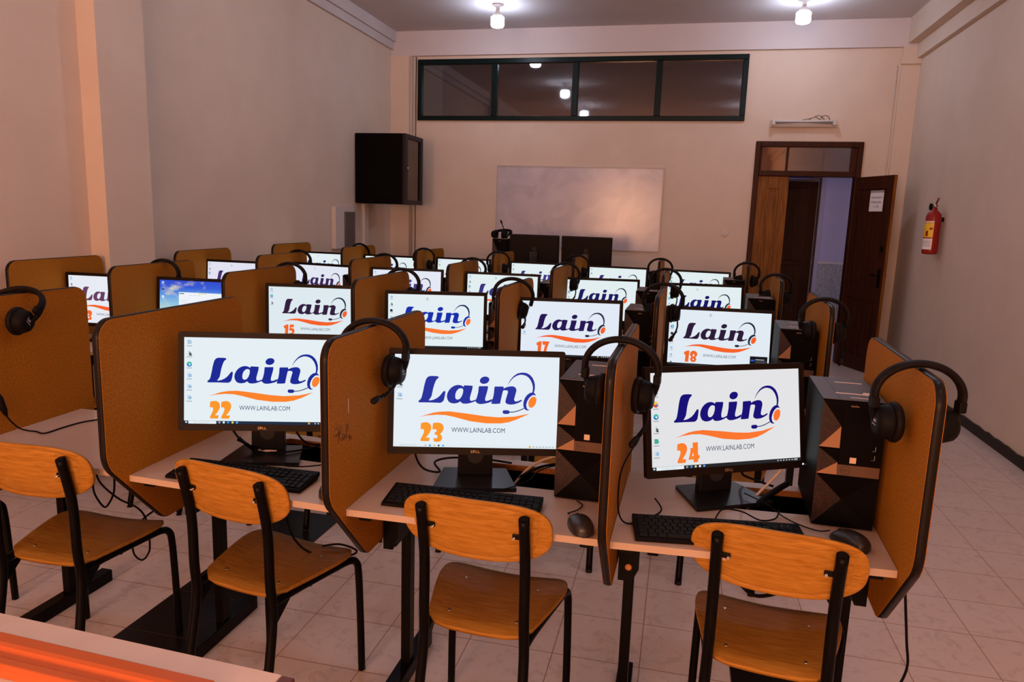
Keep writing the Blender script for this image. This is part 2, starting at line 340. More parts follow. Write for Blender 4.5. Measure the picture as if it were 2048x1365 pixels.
# door opening reaches the floor: outline walks round it
bm = B()
prism(bm, [(XL-0.15, 0), (DX0, 0), (DX0, DZ1), (DX1, DZ1), (DX1, 0), (XR, 0), (XR, ZC), (XL-0.15, ZC)], XZ, YB, YB+0.15,
      [[(WX0, WZ0), (WX1, WZ0), (WX1, WZ1), (WX0, WZ1)]])
struct('wall_back', bm, M['wall'])
RW = [(-0.35, 1.25, 0.95, 2.55), (2.15, 3.75, 0.95, 2.55)]
wall_holes('wall_front', XL-0.15, XR+0.15, YF-0.15, YF, 0, ZC, RW, M['wall'])
for i, (a, b_, c, d) in enumerate(RW):
    t = empty('window_%d' % (i+2), ((a+b_)/2, YF, c), kind='structure')
    bm = B(); w_, h_ = (b_-a)/2, d-c
    box(bm, -w_, w_, -0.1, -0.04, 0, 0.06); box(bm, -w_, w_, -0.1, -0.04, h_-0.06, h_); box(bm, -w_, -w_+0.06, -0.1, -0.04, 0.06, h_-0.06); box(bm, w_-0.06, w_, -0.1, -0.04, 0.06, h_-0.06); box(bm, -0.03, 0.03, -0.1, -0.04, 0.06, h_-0.06)
    obj('window_frame', bm, M['green'], t)
    bm = B(); pts = []
    n = 90
    for k in range(n+1):
        x = -w_-0.1+(2*w_+0.2)*k/n; pts.append((x, 0.045+0.012*math.sin(k*0.9)+0.006*math.sin(k*0.37)))
    v0 = [bm.verts.new((p[0], p[1], -0.12)) for p in pts]; v1 = [bm.verts.new((p[0], p[1], h_+0.14)) for p in pts]
    for k in range(n): bm.faces.new((v0[k], v0[k+1], v1[k+1], v1[k]))
    obj('curtain', bm, M['curtain'], t, smooth=True)
# pillars and beams
struct('trim_1', boxb(XL, -1.31, 2.15, 2.56, 0, ZC), M['wall'])          # pillar on the left wall
bm = B(); box(bm, XL, XL+0.035, YF, YB-0.04, 3.545, ZC); box(bm, XL+0.035, XL+0.065, YF, YB-0.04, 3.635, ZC); struct('trim_2', bm, M['ceiling'])
struct('trim_3', boxb(XL, XR, YB-0.04, YB, 3.47, ZC), M['ceiling'])      # beam on the back wall
struct('trim_4', boxb(XL, -1.19, YB-0.05, YB, 0, 3.47), M['wall'])       # corner strip
bm = B(); box(bm, 4.515, XR, YF, YB-0.04, 3.345, 3.50); box(bm, 4.42, XR, YF, YB-0.04, 3.50, ZC); struct('trim_5', bm, M['wall'])
struct('trim_6', boxb(4.385, XR, YB-0.04, YB, 0, 3.47), M['wall'])       # corner pillar by the door
struct('trim_7', boxb(4.365, XR-0.001, YB-0.075, YB-0.041, 3.29, 3.36), M['wall'])
# skirting on the right wall, painted black and chipped
bm = B(); random.seed(4)
y = YF
prof = []
while y < YB-0.05:
    prof.append((y, 0.078+random.uniform(-0.006, 0.006))); y += random.uniform(0.05, 0.16)
prof.append((YB-0.05, 0.08))
prism(bm, [(YF, 0.0)]+[(prof[-1][0], 0.0)]+prof[::-1]+[(YF, 0.078)], YZ, XR-0.016, XR)
struct('baseboard_right', bm, M['trim'])
bm = B(); box(bm, XL, XL+0.014, YF, 2.15, 0, 0.08); box(bm, XL, XL+0.014, 2.56, YB-0.05, 0, 0.08); struct('baseboard_left', bm, M['trim'])
bm = B(); box(bm, -1.19, DX0, YB-0.014, YB, 0, 0.08); struct('baseboard_back', bm, M['trim'])
# black tiles let into the floor
def T(i, j): return TX0+i*TW, TY0+j*TH
bm = B()
for i, j0, j1 in ((1, -3, 5), (8, -3, 3)):
    for j in range(j0, j1):
        x, y = T(i, j); box(bm, x+0.0015, x+TW-0.0015, y+0.0015, y+TH-0.0015, -0.005, 0.0012)
struct('trim_8', bm, M['blacktile'])

# high window in the back wall
t = empty('window_1', ((WX0+WX1)/2, YB, WZ0), kind='structure')
cx = (WX0+WX1)/2; mull = [-0.115, 0.872, 1.842]
bm = B(); hw = (WX1-WX0)/2; hh = WZ1-WZ0
ya, yb = -0.028, 0.05
box(bm, -hw, hw, ya, yb, 0, 0.055); box(bm, -hw, hw, ya, yb, hh-0.06, hh); box(bm, -hw, -hw+0.055, ya, yb, 0.055, hh-0.06); box(bm, hw-0.06, hw, ya, yb, 0.055, hh-0.06)
for x in mull: box(bm, x-cx-0.036, x-cx+0.036, ya, yb, 0.055, hh-0.06)
obj('window_frame', bm, M['green'], t, bevel=0.006)
edges = [-hw+0.055]+[v for x in mull for v in (x-cx-0.036, x-cx+0.036)]+[hw-0.06]
for k in range(4):
    obj('pane', boxb(edges[2*k], edges[2*k+1], 0.008, 0.014, 0.055, hh-0.06), M['glass'], t)

# door
t = empty('door_1', ((DX0+DX1)/2, YB, 0), kind='structure'); dc = (DX0+DX1)/2
f = lambda x: x-dc
bm = B()
box(bm, f(DX0), f(DX0)+0.055, -0.03, 0.12, 0, DZ1); box(bm, f(DX1)-0.055, f(DX1), -0.03, 0.12, 0, DZ1)
box(bm, f(DX0)+0.055, f(DX1)-0.055, -0.03, 0.12, DZ1-0.06, DZ1); box(bm, f(DX0)+0.055, f(DX1)-0.055, -0.03, 0.12, 2.105, 2.165)
box(bm, f(DX0)+0.055, f(DX0)+0.075, -0.01, 0.05, 2.165, DZ1-0.06); box(bm, f(DX1)-0.12, f(DX1)-0.055, -0.01, 0.05, 2.165, DZ1-0.06)
fr = obj('door_frame', bm, M['darkwood'], t, bevel=0.006)
for a_, c_ in ((f(DX0)+0.075, f(3.31)), (f(3.335), f(DX1)-0.12)):
    obj('pane', boxb(a_, c_, 0.012, 0.018, 2.165, DZ1-0.06), M['glass'], t)
obj('glazing_bar', boxb(f(3.31), f(3.335), -0.005, 0.04, 2.165, DZ1-0.06), M['darkwood'], t)
obj('orange_glow_panel', boxb(f(DX0)+0.076, f(3.309), 0.05, 0.054, 2.167, DZ1-0.062), mat('orange_glow_panel', (0.85, 0.26, 0.10), 0.7), t)['label'] = 'added orange panel standing in for the glow in the left transom pane'  # added panel: its colour stands in for orange reflected or see-through glow
def leaf(name, w, h, m, panels):
    bm = B(); th = 0.036; st = 0.10
    outer = [(0, 0), (w, 0), (w, h), (0, h)]
    prism(bm, outer, XZ, 0, th, [[(a, c), (b, c), (b, d), (a, d)] for a, b, c, d in panels])
    for a, b, c, d in panels:
        box(bm, a, b, 0.012, th-0.012, c, d); box(bm, a+0.03, b-0.03, 0.005, th-0.005, c+0.04, d-0.04)
    return obj(name, bm, m, None, bevel=0.003)
lf = leaf('door_leaf', 0.335, 2.095, M['doorwood'], [(0.10, 0.235, 0.16, 0.78), (0.10, 0.235, 0.92, 1.96)])
lf.parent = t; lf.location = (f(DX0)+0.056, 0.0, 0.008); lf['label'] = 'narrow fixed leaf of lighter varnished wood'
lf = leaf('door_leaf', 0.655, 2.095, M['darkwood'], [(0.09, 0.30, 0.16, 0.78), (0.355, 0.565, 0.16, 0.78), (0.09, 0.30, 0.92, 1.96), (0.355, 0.565, 0.92, 1.96)])
lf.parent = t
hx, hy = 4.052, YB-0.005
ang = math.atan2(6.455-hy, 4.31-hx)
lf.location = (f(hx), hy-YB, 0.008); lf.rotation_euler = (0, 0, ang); lf['label'] = 'wide open leaf of dark varnished wood'
# the room-facing side of the open leaf is local -y after turning; handle and lock
sgn = -1
bm = B(); box(bm, 0.575, 0.615, -0.006, 0.0, 0.93, 1.13); tube(bm, [(0.595, 0, 1.06), (0.595, -0.045, 1.06), (0.50, -0.045, 1.055)], 0.008, 8)
box(bm, 0.578, 0.612, -0.008, 0, 1.30, 1.36)
box(bm, 0.575, 0.615, 0.036, 0.042, 0.93, 1.13); tube(bm, [(0.595, 0.036, 1.06), (0.595, 0.08, 1.06), (0.50, 0.08, 1.055)], 0.008, 8)
h_ = obj('door_handle', bm, M['steel'], lf)
obj('edge_strip', boxb(0.6552, 0.657, 0.001, 0.035, 0.0, 2.095), M['doorwood'], lf)['label'] = 'lighter orange-brown edge of the door leaf'
# paper notice on the open leaf
bm = B(); box(bm, 0.305, 0.525, -0.0025, -0.0015, 1.725, 1.925, 0); box(bm, 0.305, 0.525, -0.0032, -0.0025, 1.920, 1.945, 2)
for s_, z_, w__ in (('Laboratoire', 1.862, 0.150), ('Multimédia', 1.812, 0.145), ('C: 09', 1.765, 0.070)):
    text(bm, s_, 0.024, XZ, -0.0031, 1, w__*1.15, (0.415, z_))
nt_ = empty('paper_notice', (0, 0, 0), 0, 'printed white paper notice with three lines taped to the open door leaf', 'notice')
pn = obj('sheet', bm, [M['paper'], M['ink'], M['alu']], nt_, smooth='keep')
nt_.matrix_world = Matrix.Translation((hx, hy, 0.008)) @ Matrix.Rotation(ang, 4, 'Z')
bpy.context.view_layer.update()
# corridor behind
bm = B(); box(bm, 2.2, 5.6, 9.35, 9.45, 1.06, 2.9, 0); struct('wall_corridor', bm, M['lilac'])
struct('trim_9', boxb(2.2, 5.6, 9.34, 9.45, 0, 1.03), M['granite'])
struct('trim_10', boxb(2.2, 5.6, 9.325, 9.45, 1.03, 1.06), M['white'])
struct('trim_11', boxb(XL-0.15, 5.6, 9.46, 9.5, 0, 4.0), M['lilac'])
struct('ceiling_corridor', boxb(XL-0.15, 5.6, YB+0.15, 9.5, 4.0, 4.1), M['ceiling'])
t = empty('door_2', (3.56, 9.33, 0), kind='structure')
obj('door_frame', boxb(-0.62, 0.47, -0.09, 0.005, 0, 2.17), M['darkwood'], t, bevel=0.004)
bm = B()
for a, b_ in ((-0.50, -0.08), (-0.02, 0.36)):
    box(bm, a, b_, -0.12, -0.091, 0.10, 1.0); box(bm, a, b_, -0.12, -0.091, 1.06, 2.08)
obj('door_panel', bm, M['darkwood'], t, bevel=0.01)
t = empty('corridor_sign', (3.60, 9.33, 2.20), 0, 'white sign box with a blue stripe above the dark corridor door', 'sign')
obj('sign_box', boxb(-0.36, 0.36, -0.08, 0.0, 0.0, 0.19), M['lilac'], t, bevel=0.006)
obj('stripe', boxb(-0.355, 0.355, -0.083, -0.0805, 0.015, 0.035), mat('blue_stripe', (0.03, 0.05, 0.35), 0.5), t)
obj('wall_corner', boxb(0, 0.05, 0, 0.2, 0, 2.9), M['lilac'], None)['kind'] = 'structure'
bpy.data.objects['wall_corner'].location = (4.06, 9.15, 0)
bpy.data.objects['wall_corner'].name = 'trim_12'

# ---------------------------------------------------------------- things on the walls
t = empty('whiteboard', (0.959, YB, 1.19), 0, 'large smudged whiteboard in a thin metal frame on the back wall', 'whiteboard')
obj('writing_surface', boxb(-1.0, 1.0, -0.016, -0.002, 0.01, 0.975), M['board'], t)
bm = B(); box(bm, -1.012, 1.012, -0.022, 0, 0, 0.012); box(bm, -1.012, 1.012, -0.022, 0, 0.973, 0.985); box(bm, -1.012, -1.0, -0.022, 0, 0.012, 0.973); box(bm, 1.0, 1.012, -0.022, 0, 0.012, 0.973)
obj('frame', bm, M['alu'], t)
t = empty('tube_light', (3.45, YB, 2.64), 0, 'unlit fluorescent tube fitting above the door with loose wires', 'lamp')
obj('housing', boxb(-0.345, 0.345, -0.05, 0, 0.0, 0.075), M['white'], t, bevel=0.004)
obj('tube', tube(B(), [(-0.30, -0.075, 0.045), (0.30, -0.075, 0.045)], 0.017, 14), mat('tube_glass', (0.85, 0.82, 0.82), 0.15), t)
for s_ in (-1, 1): obj('lamp_holder', boxb(min(s_*0.30, s_*0.335), max(s_*0.30, s_*0.335), -0.10, -0.05, 0.015, 0.075), M['white'], t, bevel=0.004)
bm = B(); tube(bm, [(0.05, -0.02, 0.075), (0.12, -0.03, 0.11), (0.17, -0.02, 0.085), (0.20, -0.03, 0.12), (0.25, -0.02, 0.12), (0.28, -0.02, 0.075)], 0.003, 6, sub=5)
tube(bm, [(-0.02, -0.02, 0.076), (0.08, -0.03, 0.095), (0.16, -0.03, 0.125), (0.22, -0.02, 0.08)], 0.003, 6, sub=5); obj('wires', bm, M['rubber'], t)
t = empty('light_switch', (2.712, YB, 1.445), 0, 'small white wall switch between the whiteboard and the door', 'switch')
obj('switch_plate', lathe(B(), [(0.040, 0), (0.040, -0.008), (0.034, -0.012)], axis='y', n=28), M['white'], t); obj('rocker', boxb(-0.012, 0.012, -0.018, -0.0125, -0.018, 0.018), M['white'], t, bevel=0.002)
t = empty('pipe', (-1.165, YB-0.05, 0), 0, 'white plastic conduit running up the back wall beside its left corner', 'pipe')
obj('conduit', tube(B(), [(0, -0.016, 0.1), (0, -0.016, 3.46)], 0.015, 10), mat('conduit_cream', (0.62, 0.53, 0.48), 0.5), t)
t = empty('cable', (-1.125, YB, 0), 0, 'dark rusty cable running down the back wall beside the white conduit', 'cable')
obj('wire', tube(B(), [(0, -0.008, 0.1), (0.003, -0.008, 1.5), (-0.003, -0.008, 3.0), (0.001, -0.008, 3.46)], 0.006, 8), mat('rusty_cable', (0.10, 0.06, 0.05), 0.6), t)
t = empty('cable_trunking', (XL, 6.22, 0.6), 0, 'white cable trunking rising to the underside of the black wall cabinet', 'cable duct')
obj('duct', boxb(0, 0.045, -0.055, 0.055, 0, 1.05), M['white'], t, bevel=0.003)
t = empty('cable', (4.35, YB, 0), 0, 'thin white cable running up the back wall right of the open door', 'cable')
obj('wire', tube(B(), [(0, -0.006, 1.6), (0.003, -0.006, 2.4), (0, -0.006, 3.29)], 0.005, 8), M['white'], t)
# black network cabinet
t = empty('wall_cabinet', (XL, 6.0, 1.655), 0, 'black metal network cabinet with a glass door high on the left wall', 'cabinet')
obj('body', boxb(0.001, 0.575, 0.0, 0.555, 0, 0.775), mat('cabinet_enamel', (0.003, 0.002, 0.002), 0.5, spec=0.05), t, bevel=0.008)
bm = B(); box(bm, 0.576, 0.615, 0, 0.075, 0.0, 0.775); box(bm, 0.576, 0.615, 0.50, 0.555, 0, 0.775); box(bm, 0.576, 0.615, 0.075, 0.50, 0, 0.05); box(bm, 0.576, 0.615, 0.075, 0.50, 0.725, 0.775)
dd = obj('door', bm, mat('cabinet_door_frame', (0.022, 0.017, 0.021), 0.45, spec=0.15), t, bevel=0.005)
obj('glass', boxb(0.585, 0.592, 0.075, 0.50, 0.05, 0.725), M['smoke'], dd)
obj('lock', lathe(B(), [(0.013, 0.615), (0.013, 0.626), (0.006, 0.632)], c=(0, 0.045, 0.40), axis='x', n=14), M['chrome'], dd)
bm = B()
for z_ in (0.42, 0.50): box(bm, 0.50, 0.58, 0.09, 0.48, z_, z_+0.045)
obj('network_switch', bm, mat('switch_grey', (0.35, 0.33, 0.33), 0.4), t)
# electrical box
t = empty('electrical_box', (XL, 5.42, 1.15), 0, 'white electrical box with a smoked door low on the left wall', 'fuse box')
obj('cover', boxb(0.0, 0.05, 0, 0.46, 0, 0.45), M['white'], t, bevel=0.004)
obj('smoked_door', boxb(0.05, 0.065, 0.21, 0.45, 0.02, 0.40), mat('smoked_plastic', (0.05, 0.045, 0.05), 0.25), t, bevel=0.003)
# extinguisher
t = empty('fire_extinguisher', (XR-0.085, 5.70, 1.335), 0, 'red fire extinguisher with yellow label hanging on the right wall', 'fire extinguisher')
cyl = obj('cylinder', lathe(B(), [(0.050, 0), (0.064, 0.008), (0.066, 0.03), (0.066, 0.33), (0.060, 0.365), (0.040, 0.39), (0.022, 0.405), (0.020, 0.425)], n=32), M['red'], t)
def wraplabel(z0, z1, a0, a1, m, name, r=0.0668):
    bm = B(); n = 14; v0 = []; v1 = []
    for k in range(n+1):
        a = math.radians(a0+(a1-a0)*k/n); v0.append(bm.verts.new((r*math.cos(a), r*math.sin(a), z0))); v1.append(bm.verts.new((r*math.cos(a), r*math.sin(a), z1)))
    for k in range(n): bm.faces.new((v0[k], v0[k+1], v1[k+1], v1[k])).smooth = True
    return obj(name, bm, m, cyl, smooth='keep')
wraplabel(0.155, 0.285, 160, 262, M['yellow'], 'instruction_label'); wraplabel(0.288, 0.305, 160, 262, M['sticker'], 'label_header'); wraplabel(0.045, 0.145, 165, 262, M['paper'], 'inspection_label')
wraplabel(0.165, 0.215, 205, 225, M['red'], 'label_pictogram', 0.0672); wraplabel(0.225, 0.245, 235, 255, M['red'], 'label_emblem', 0.0672)
for z_ in (0.075, 0.09, 0.105, 0.12): wraplabel(z_, z_+0.003, 185, 250, M['ink'], 'label_print', 0.0672)
obj('valve', lathe(B(), [(0.018, 0.425), (0.018, 0.455), (0.010, 0.47)], n=14), M['chrome'], t)
bm = B(); tube(bm, [(0, 0.0, 0.455), (0.0, -0.025, 0.465), (0.0, -0.07, 0.51)], 0.008, 8); tube(bm, [(0, 0.0, 0.45), (0.0, -0.06, 0.445)], 0.007, 8); obj('lever', bm, mat('lever_red', (0.16, 0.015, 0.012), 0.4), t)
obj('pressure_gauge', lathe(B(), [(0.030, -0.016), (0.033, -0.006), (0.030, 0.0)], c=(-0.015, 0.045, 0.435), axis='x', n=20), M['rubber'], t)
obj('wall_hook', boxb(0.0665, 0.0845, -0.010, 0.010, 0.30, 0.34), M['steel'], t)
# bulbs
bulbs = []
def bulb(x, y, label):
    t = empty('ceiling_bulb', (x, y, ZC), 0, label, 'lamp', 'ceiling bulbs')
    obj('ceiling_rose', lathe(B(), [(0.060, 0), (0.060, -0.008), (0.045, -0.018), (0.022, -0.024), (0.020, -0.06)], n=24), mat('rose_plastic', (0.50, 0.42, 0.40), 0.6) if not bulbs else bulbs[0].children[0].active_material, t)
    obj('bulb_base', lathe(B(), [(0.018, -0.06), (0.020, -0.075), (0.045, -0.095), (0.062, -0.122)], n=24), M['white'], t)
    obj('bulb_globe', lathe(B(), [(0.062, -0.122), (0.070, -0.130), (0.071, -0.205), (0.062, -0.222), (0.03, -0.232), (0.005, -0.233)], n=24), M['bulb'], t)
    bulbs.append(t); return t
bulb(0.165, 6.08, 'lit LED bulb on the ceiling left of centre, above the whiteboard'); bulb(3.245, 6.25, 'lit LED bulb on the ceiling at right, above the door')
for y_ in (3.62, 1.25, -1.10, -3.60):
    for x_, sd in ((0.165, 'left'), (3.245, 'right')):
        bulb(x_, y_, 'lit LED bulb, %s side of the ceiling, %s' % (sd, {3.62: 'over the third row of desks', 1.25: 'over the nearest desks', -1.10: 'over the foreground table', -3.60: 'near the curtained windows'}[y_]))

# ---------------------------------------------------------------- desks, dividers
P = 0.70; T_ = 0.024
ROWY = {4: 0.0, 3: 1.5129, 2: 2.8463, 1: 4.3322}
ROWX = {4: 0.0, 3: 0.0531, 2: 0.0689, 1: -0.0243}
ROWNAME = {4: 'nearest row', 3: 'second row', 2: 'third row', 1: 'farthest row'}
# (dx, dy, turn) of each divider from its regular place, number 1 is the leftmost of its row
DOFF = {4: {3: (-0.035, 0.02, 1.6), 4: (-0.0451, 0.0184, 1.2), 5: (-0.0127, -0.0274, -0.27), 6: (0.0125, -0.013, -1.05), 7: (0.0249, 0.0233, -1.79)},
        3: {1: (0.0424, -0.0016, 3.29), 2: (-0.005, 0.0, 2.0), 3: (-0.0338, 0.0062, 0.72), 4: (-0.0313, 0.0158, -0.31), 5: (-0.0018, -0.0107, -0.87), 6: (0.012, -0.01, -1.4), 7: (0.0245, -0.0097, -1.91)},
        2: {1: (0.0199, 0.0137, 2.68), 2: (0.0027, -0.0178, 1.23), 3: (0.0, 0.0, 0.6), 4: (-0.005, 0.0, 0.0), 5: (-0.01, 0.0, -0.8), 6: (-0.015, 0.0, -1.4), 7: (-0.0226, 0.0042, -1.97)},
        1: {1: (0.0005, -0.0015, 0.44), 2: (-0.0051, -0.0004, -0.4), 3: (0.0047, 0.0019, -0.9), 4: (0.005, 0, -0.9), 5: (0.005, 0, -1.0), 6: (0.005, 0, -1.2), 7: (0.0, 0, -1.5)}}
YF_, YB_, ZT, ZV, ZB, YL = -0.090, 0.6136, 1.2334, 0.8007, 0.551, 0.1435
def div_frame(row, k):
    dx, dy, r = DOFF[row][k]
    return (k-3)*P+ROWX[row]+dx, ROWY[row]+dy, math.radians(r)
PROFILE = [(YF_, ZT, 0.055), (YB_, ZT, 0.055), (YB_, 0.70, 0.03), (0.52, ZB, 0.03), (YL, ZB, 0.045), (YF_, ZV, 0.10)]
def make_divider():
    t = empty('desk_divider')
    poly = rpoly([(a, b, r) for a, b, r in PROFILE], 8)
    obj('panel', prism(B(), poly, YZ, -T_+0.0005, 0.0), M['mdf'], t)
    # moulded black edge trim running round the board
    bm = B(); n = len(poly); rings = []
    c = Vector((sum(p[0] for p in poly)/n, sum(p[1] for p in poly)/n))
    cc = []
    for i in range(n):
        a, p, b = Vector(poly[i-1]), Vector(poly[i]), Vector(poly[(i+1) % n]); d = (b-a).normalized(); nn = Vector((d.y, -d.x))
        if nn.dot(p-c) < 0: nn = -nn
        cc.append((p, nn))
    xs = [(-T_+0.0015, 0.0002), (-T_+0.0025, 0.0022), (-T_/2, 0.0034), (-0.0025, 0.0022), (-0.0015, 0.0002)]
    for p, nn in cc: rings.append([bm.verts.new((x, p.x+nn.x*h, p.y+nn.y*h)) for x, h in xs])
    for i in range(n):
        r0, r1 = rings[i], rings[(i+1) % n]
        for k in range(4):
            bm.faces.new((r0[k], r0[k+1], r1[k+1], r1[k])).smooth = True
    obj('edge_trim', bm, M['trim'], t)
    return t
dividers = {}
div_proto = make_divider(); first = True
DIVLAB = {
 (4, 3): 'brown hardboard divider at the far left of the nearest row, headset over it',
 (4, 4): 'brown hardboard divider left of the screen numbered 22, nothing hanging on it',
 (4, 5): 'brown hardboard divider with pen scribbles between the screens numbered 22 and 23',
 (4, 6): 'brown hardboard divider seen nearly edge-on between the screens numbered 23 and 24',
 (4, 7): 'brown hardboard divider at the right end of the nearest row, beside screen 24',
 (3, 1): 'chipped brown divider at the left end of the second row, against the orange-lit pillar',
 (3, 2): 'brown divider left of the blue-sky screen in the second row',
 (3, 3): 'brown divider between the blue-sky screen and screen 15 in the second row',
 (3, 4): 'brown divider between screens 15 and 16 in the second row',
 (3, 5): 'brown divider left of screen 17 with a headset resting across its top',
 (3, 6): 'narrow-looking brown divider between screens 17 and 18 in the second row',
 (3, 7): 'brown divider at the right end of the second row, in front of the open door',
 (2, 1): 'brown divider at the left end of the third row, nothing hanging on it',
 (2, 2): 'second brown divider from the left in the third row',
 (2, 3): 'third brown divider from the left in the third row, headset over it',
 (2, 4): 'fourth brown divider from the left in the third row',
 (2, 5): 'fifth brown divider from the left in the third row, with a microphone boom against it',
 (2, 6): 'sixth brown divider from the left in the third row, seen edge-on',
 (2, 7): 'brown divider at the right end of the third row',
 (1, 1): 'brown divider at the left end of the farthest row',
 (1, 2): 'second brown divider from the left in the farthest row, below the electrical box',
 (1, 3): 'third brown divider from the left in the farthest row',
 (1, 4): 'fourth divider from the left in the farthest row',
 (1, 5): 'brown divider in the farthest row below the right black monitor back',
 (1, 6): 'sixth brown divider from the left in the farthest row, seen edge-on',
 (1, 7): 'brown divider at the right end of the farthest row'}
for row in (4, 3, 2, 1):
    for k in sorted(DOFF[row]):
        o = div_proto if first else copy_tree(div_proto); first = False
        x, y, r = div_frame(row, k); o.location = (x, y, 0); o.rotation_euler = (0, 0, r)
        tag(o, DIVLAB[(row, k)], 'divider', 'desk dividers of the '+ROWNAME[row]); dividers[(row, k)] = o
def on_div(row, k, lx, ly, z):
    x, y, r = div_frame(row, k); c, s = math.cos(r), math.sin(r)
    return Vector((x+lx*c-ly*s, y+lx*s+ly*c, z))
# pencil scribbles on the divider between 22 and 23
bm = B()
def scrib(pts, z0, y0, s, r=0.0007):
    tube(bm, [(0.0004, y0+a*s, z0+b*s) for a, b in pts], r, 5)
scrib([(0, 0), (0.1, 1.6), (0.05, 0.8), (0.8, 1.6), (0.1, 0.75), (0.9, -0.1)], 0.955, -0.040, 0.022)
scrib([(1.0, 0.1), (1.2, 0.8), (1.7, 0.7), (1.5, 0.0), (1.2, 0.2), (1.9, 0.4), (2.1, 0), (2.2, 1.8), (2.7, 1.7), (2.5, 0.9), (2.2, 0.9)], 0.952, -0.040, 0.022)
scrib([(2.6, 0.2), (2.8, 0.6), (2.9, -0.3), (3.2, 0.3), (3.3, -0.2)], 0.945, -0.036, 0.022)
scrib([(0, 0), (0.5, 0.4), (0.8, 0), (1.2, 0.3), (1.6, 0.2), (2.0, 0.4)], 0.992, -0.060, 0.018, 0.0005)
scrib([(0, 0), (0.4, 0.3), (0.8, -0.1), (1.3, 0.35), (1.8, 0.0), (2.4, 0.3)], 0.975, -0.062, 0.018, 0.0005)
obj('pen_scribble', bm, M['ink'], dividers[(4, 5)], smooth='keep')
bm = B(); box(bm, 0.0001, 0.0006, 0.020, 0.0225, 1.02, 1.06); obj('scratch', bm, M['sticker'], dividers[(4, 5)])

# (dx, dy, turn) of the desks; station 1 is the leftmost of its row
KOFF = {(4, 3): (0.0035, 0.0287, -0.18), (4, 4): (-0.0059, 0.0102, -2.65), (4, 5): (0.0092, -0.0275, 1.44), (4, 6): (0.0136, -0.0126, 3.77)}
YBK, YO1, YO2 = 0.5363, 0.304, 0.4906
DESK_Z = 0.75
def desk_lines(row, k):
    dx, dy, r = KOFF.get((row, k), (0, 0, 0.4))
    x0 = (k-3)*P+ROWX[row]+dx; y0 = ROWY[row]+dy; t = math.tan(math.radians(r))
    return x0, y0, t
def desk_xy(row, k, s, v):
    """s: 0..1 from the left divider to the right divider, v: depth behind the front edge"""
    x0, y0, t = desk_lines(row, k)
    yy = y0+t*s*P+v
    a = div_frame(row, k); b = div_frame(row, k+1)
    xa = a[0]-math.tan(a[2])*(yy-a[1])+0.0012
    xb = b[0]-T_/math.cos(b[2])-math.tan(b[2])*(yy-b[1])-0.0012
    x = xa+(xb-xa)*s
    return (x, yy)
desks = {}
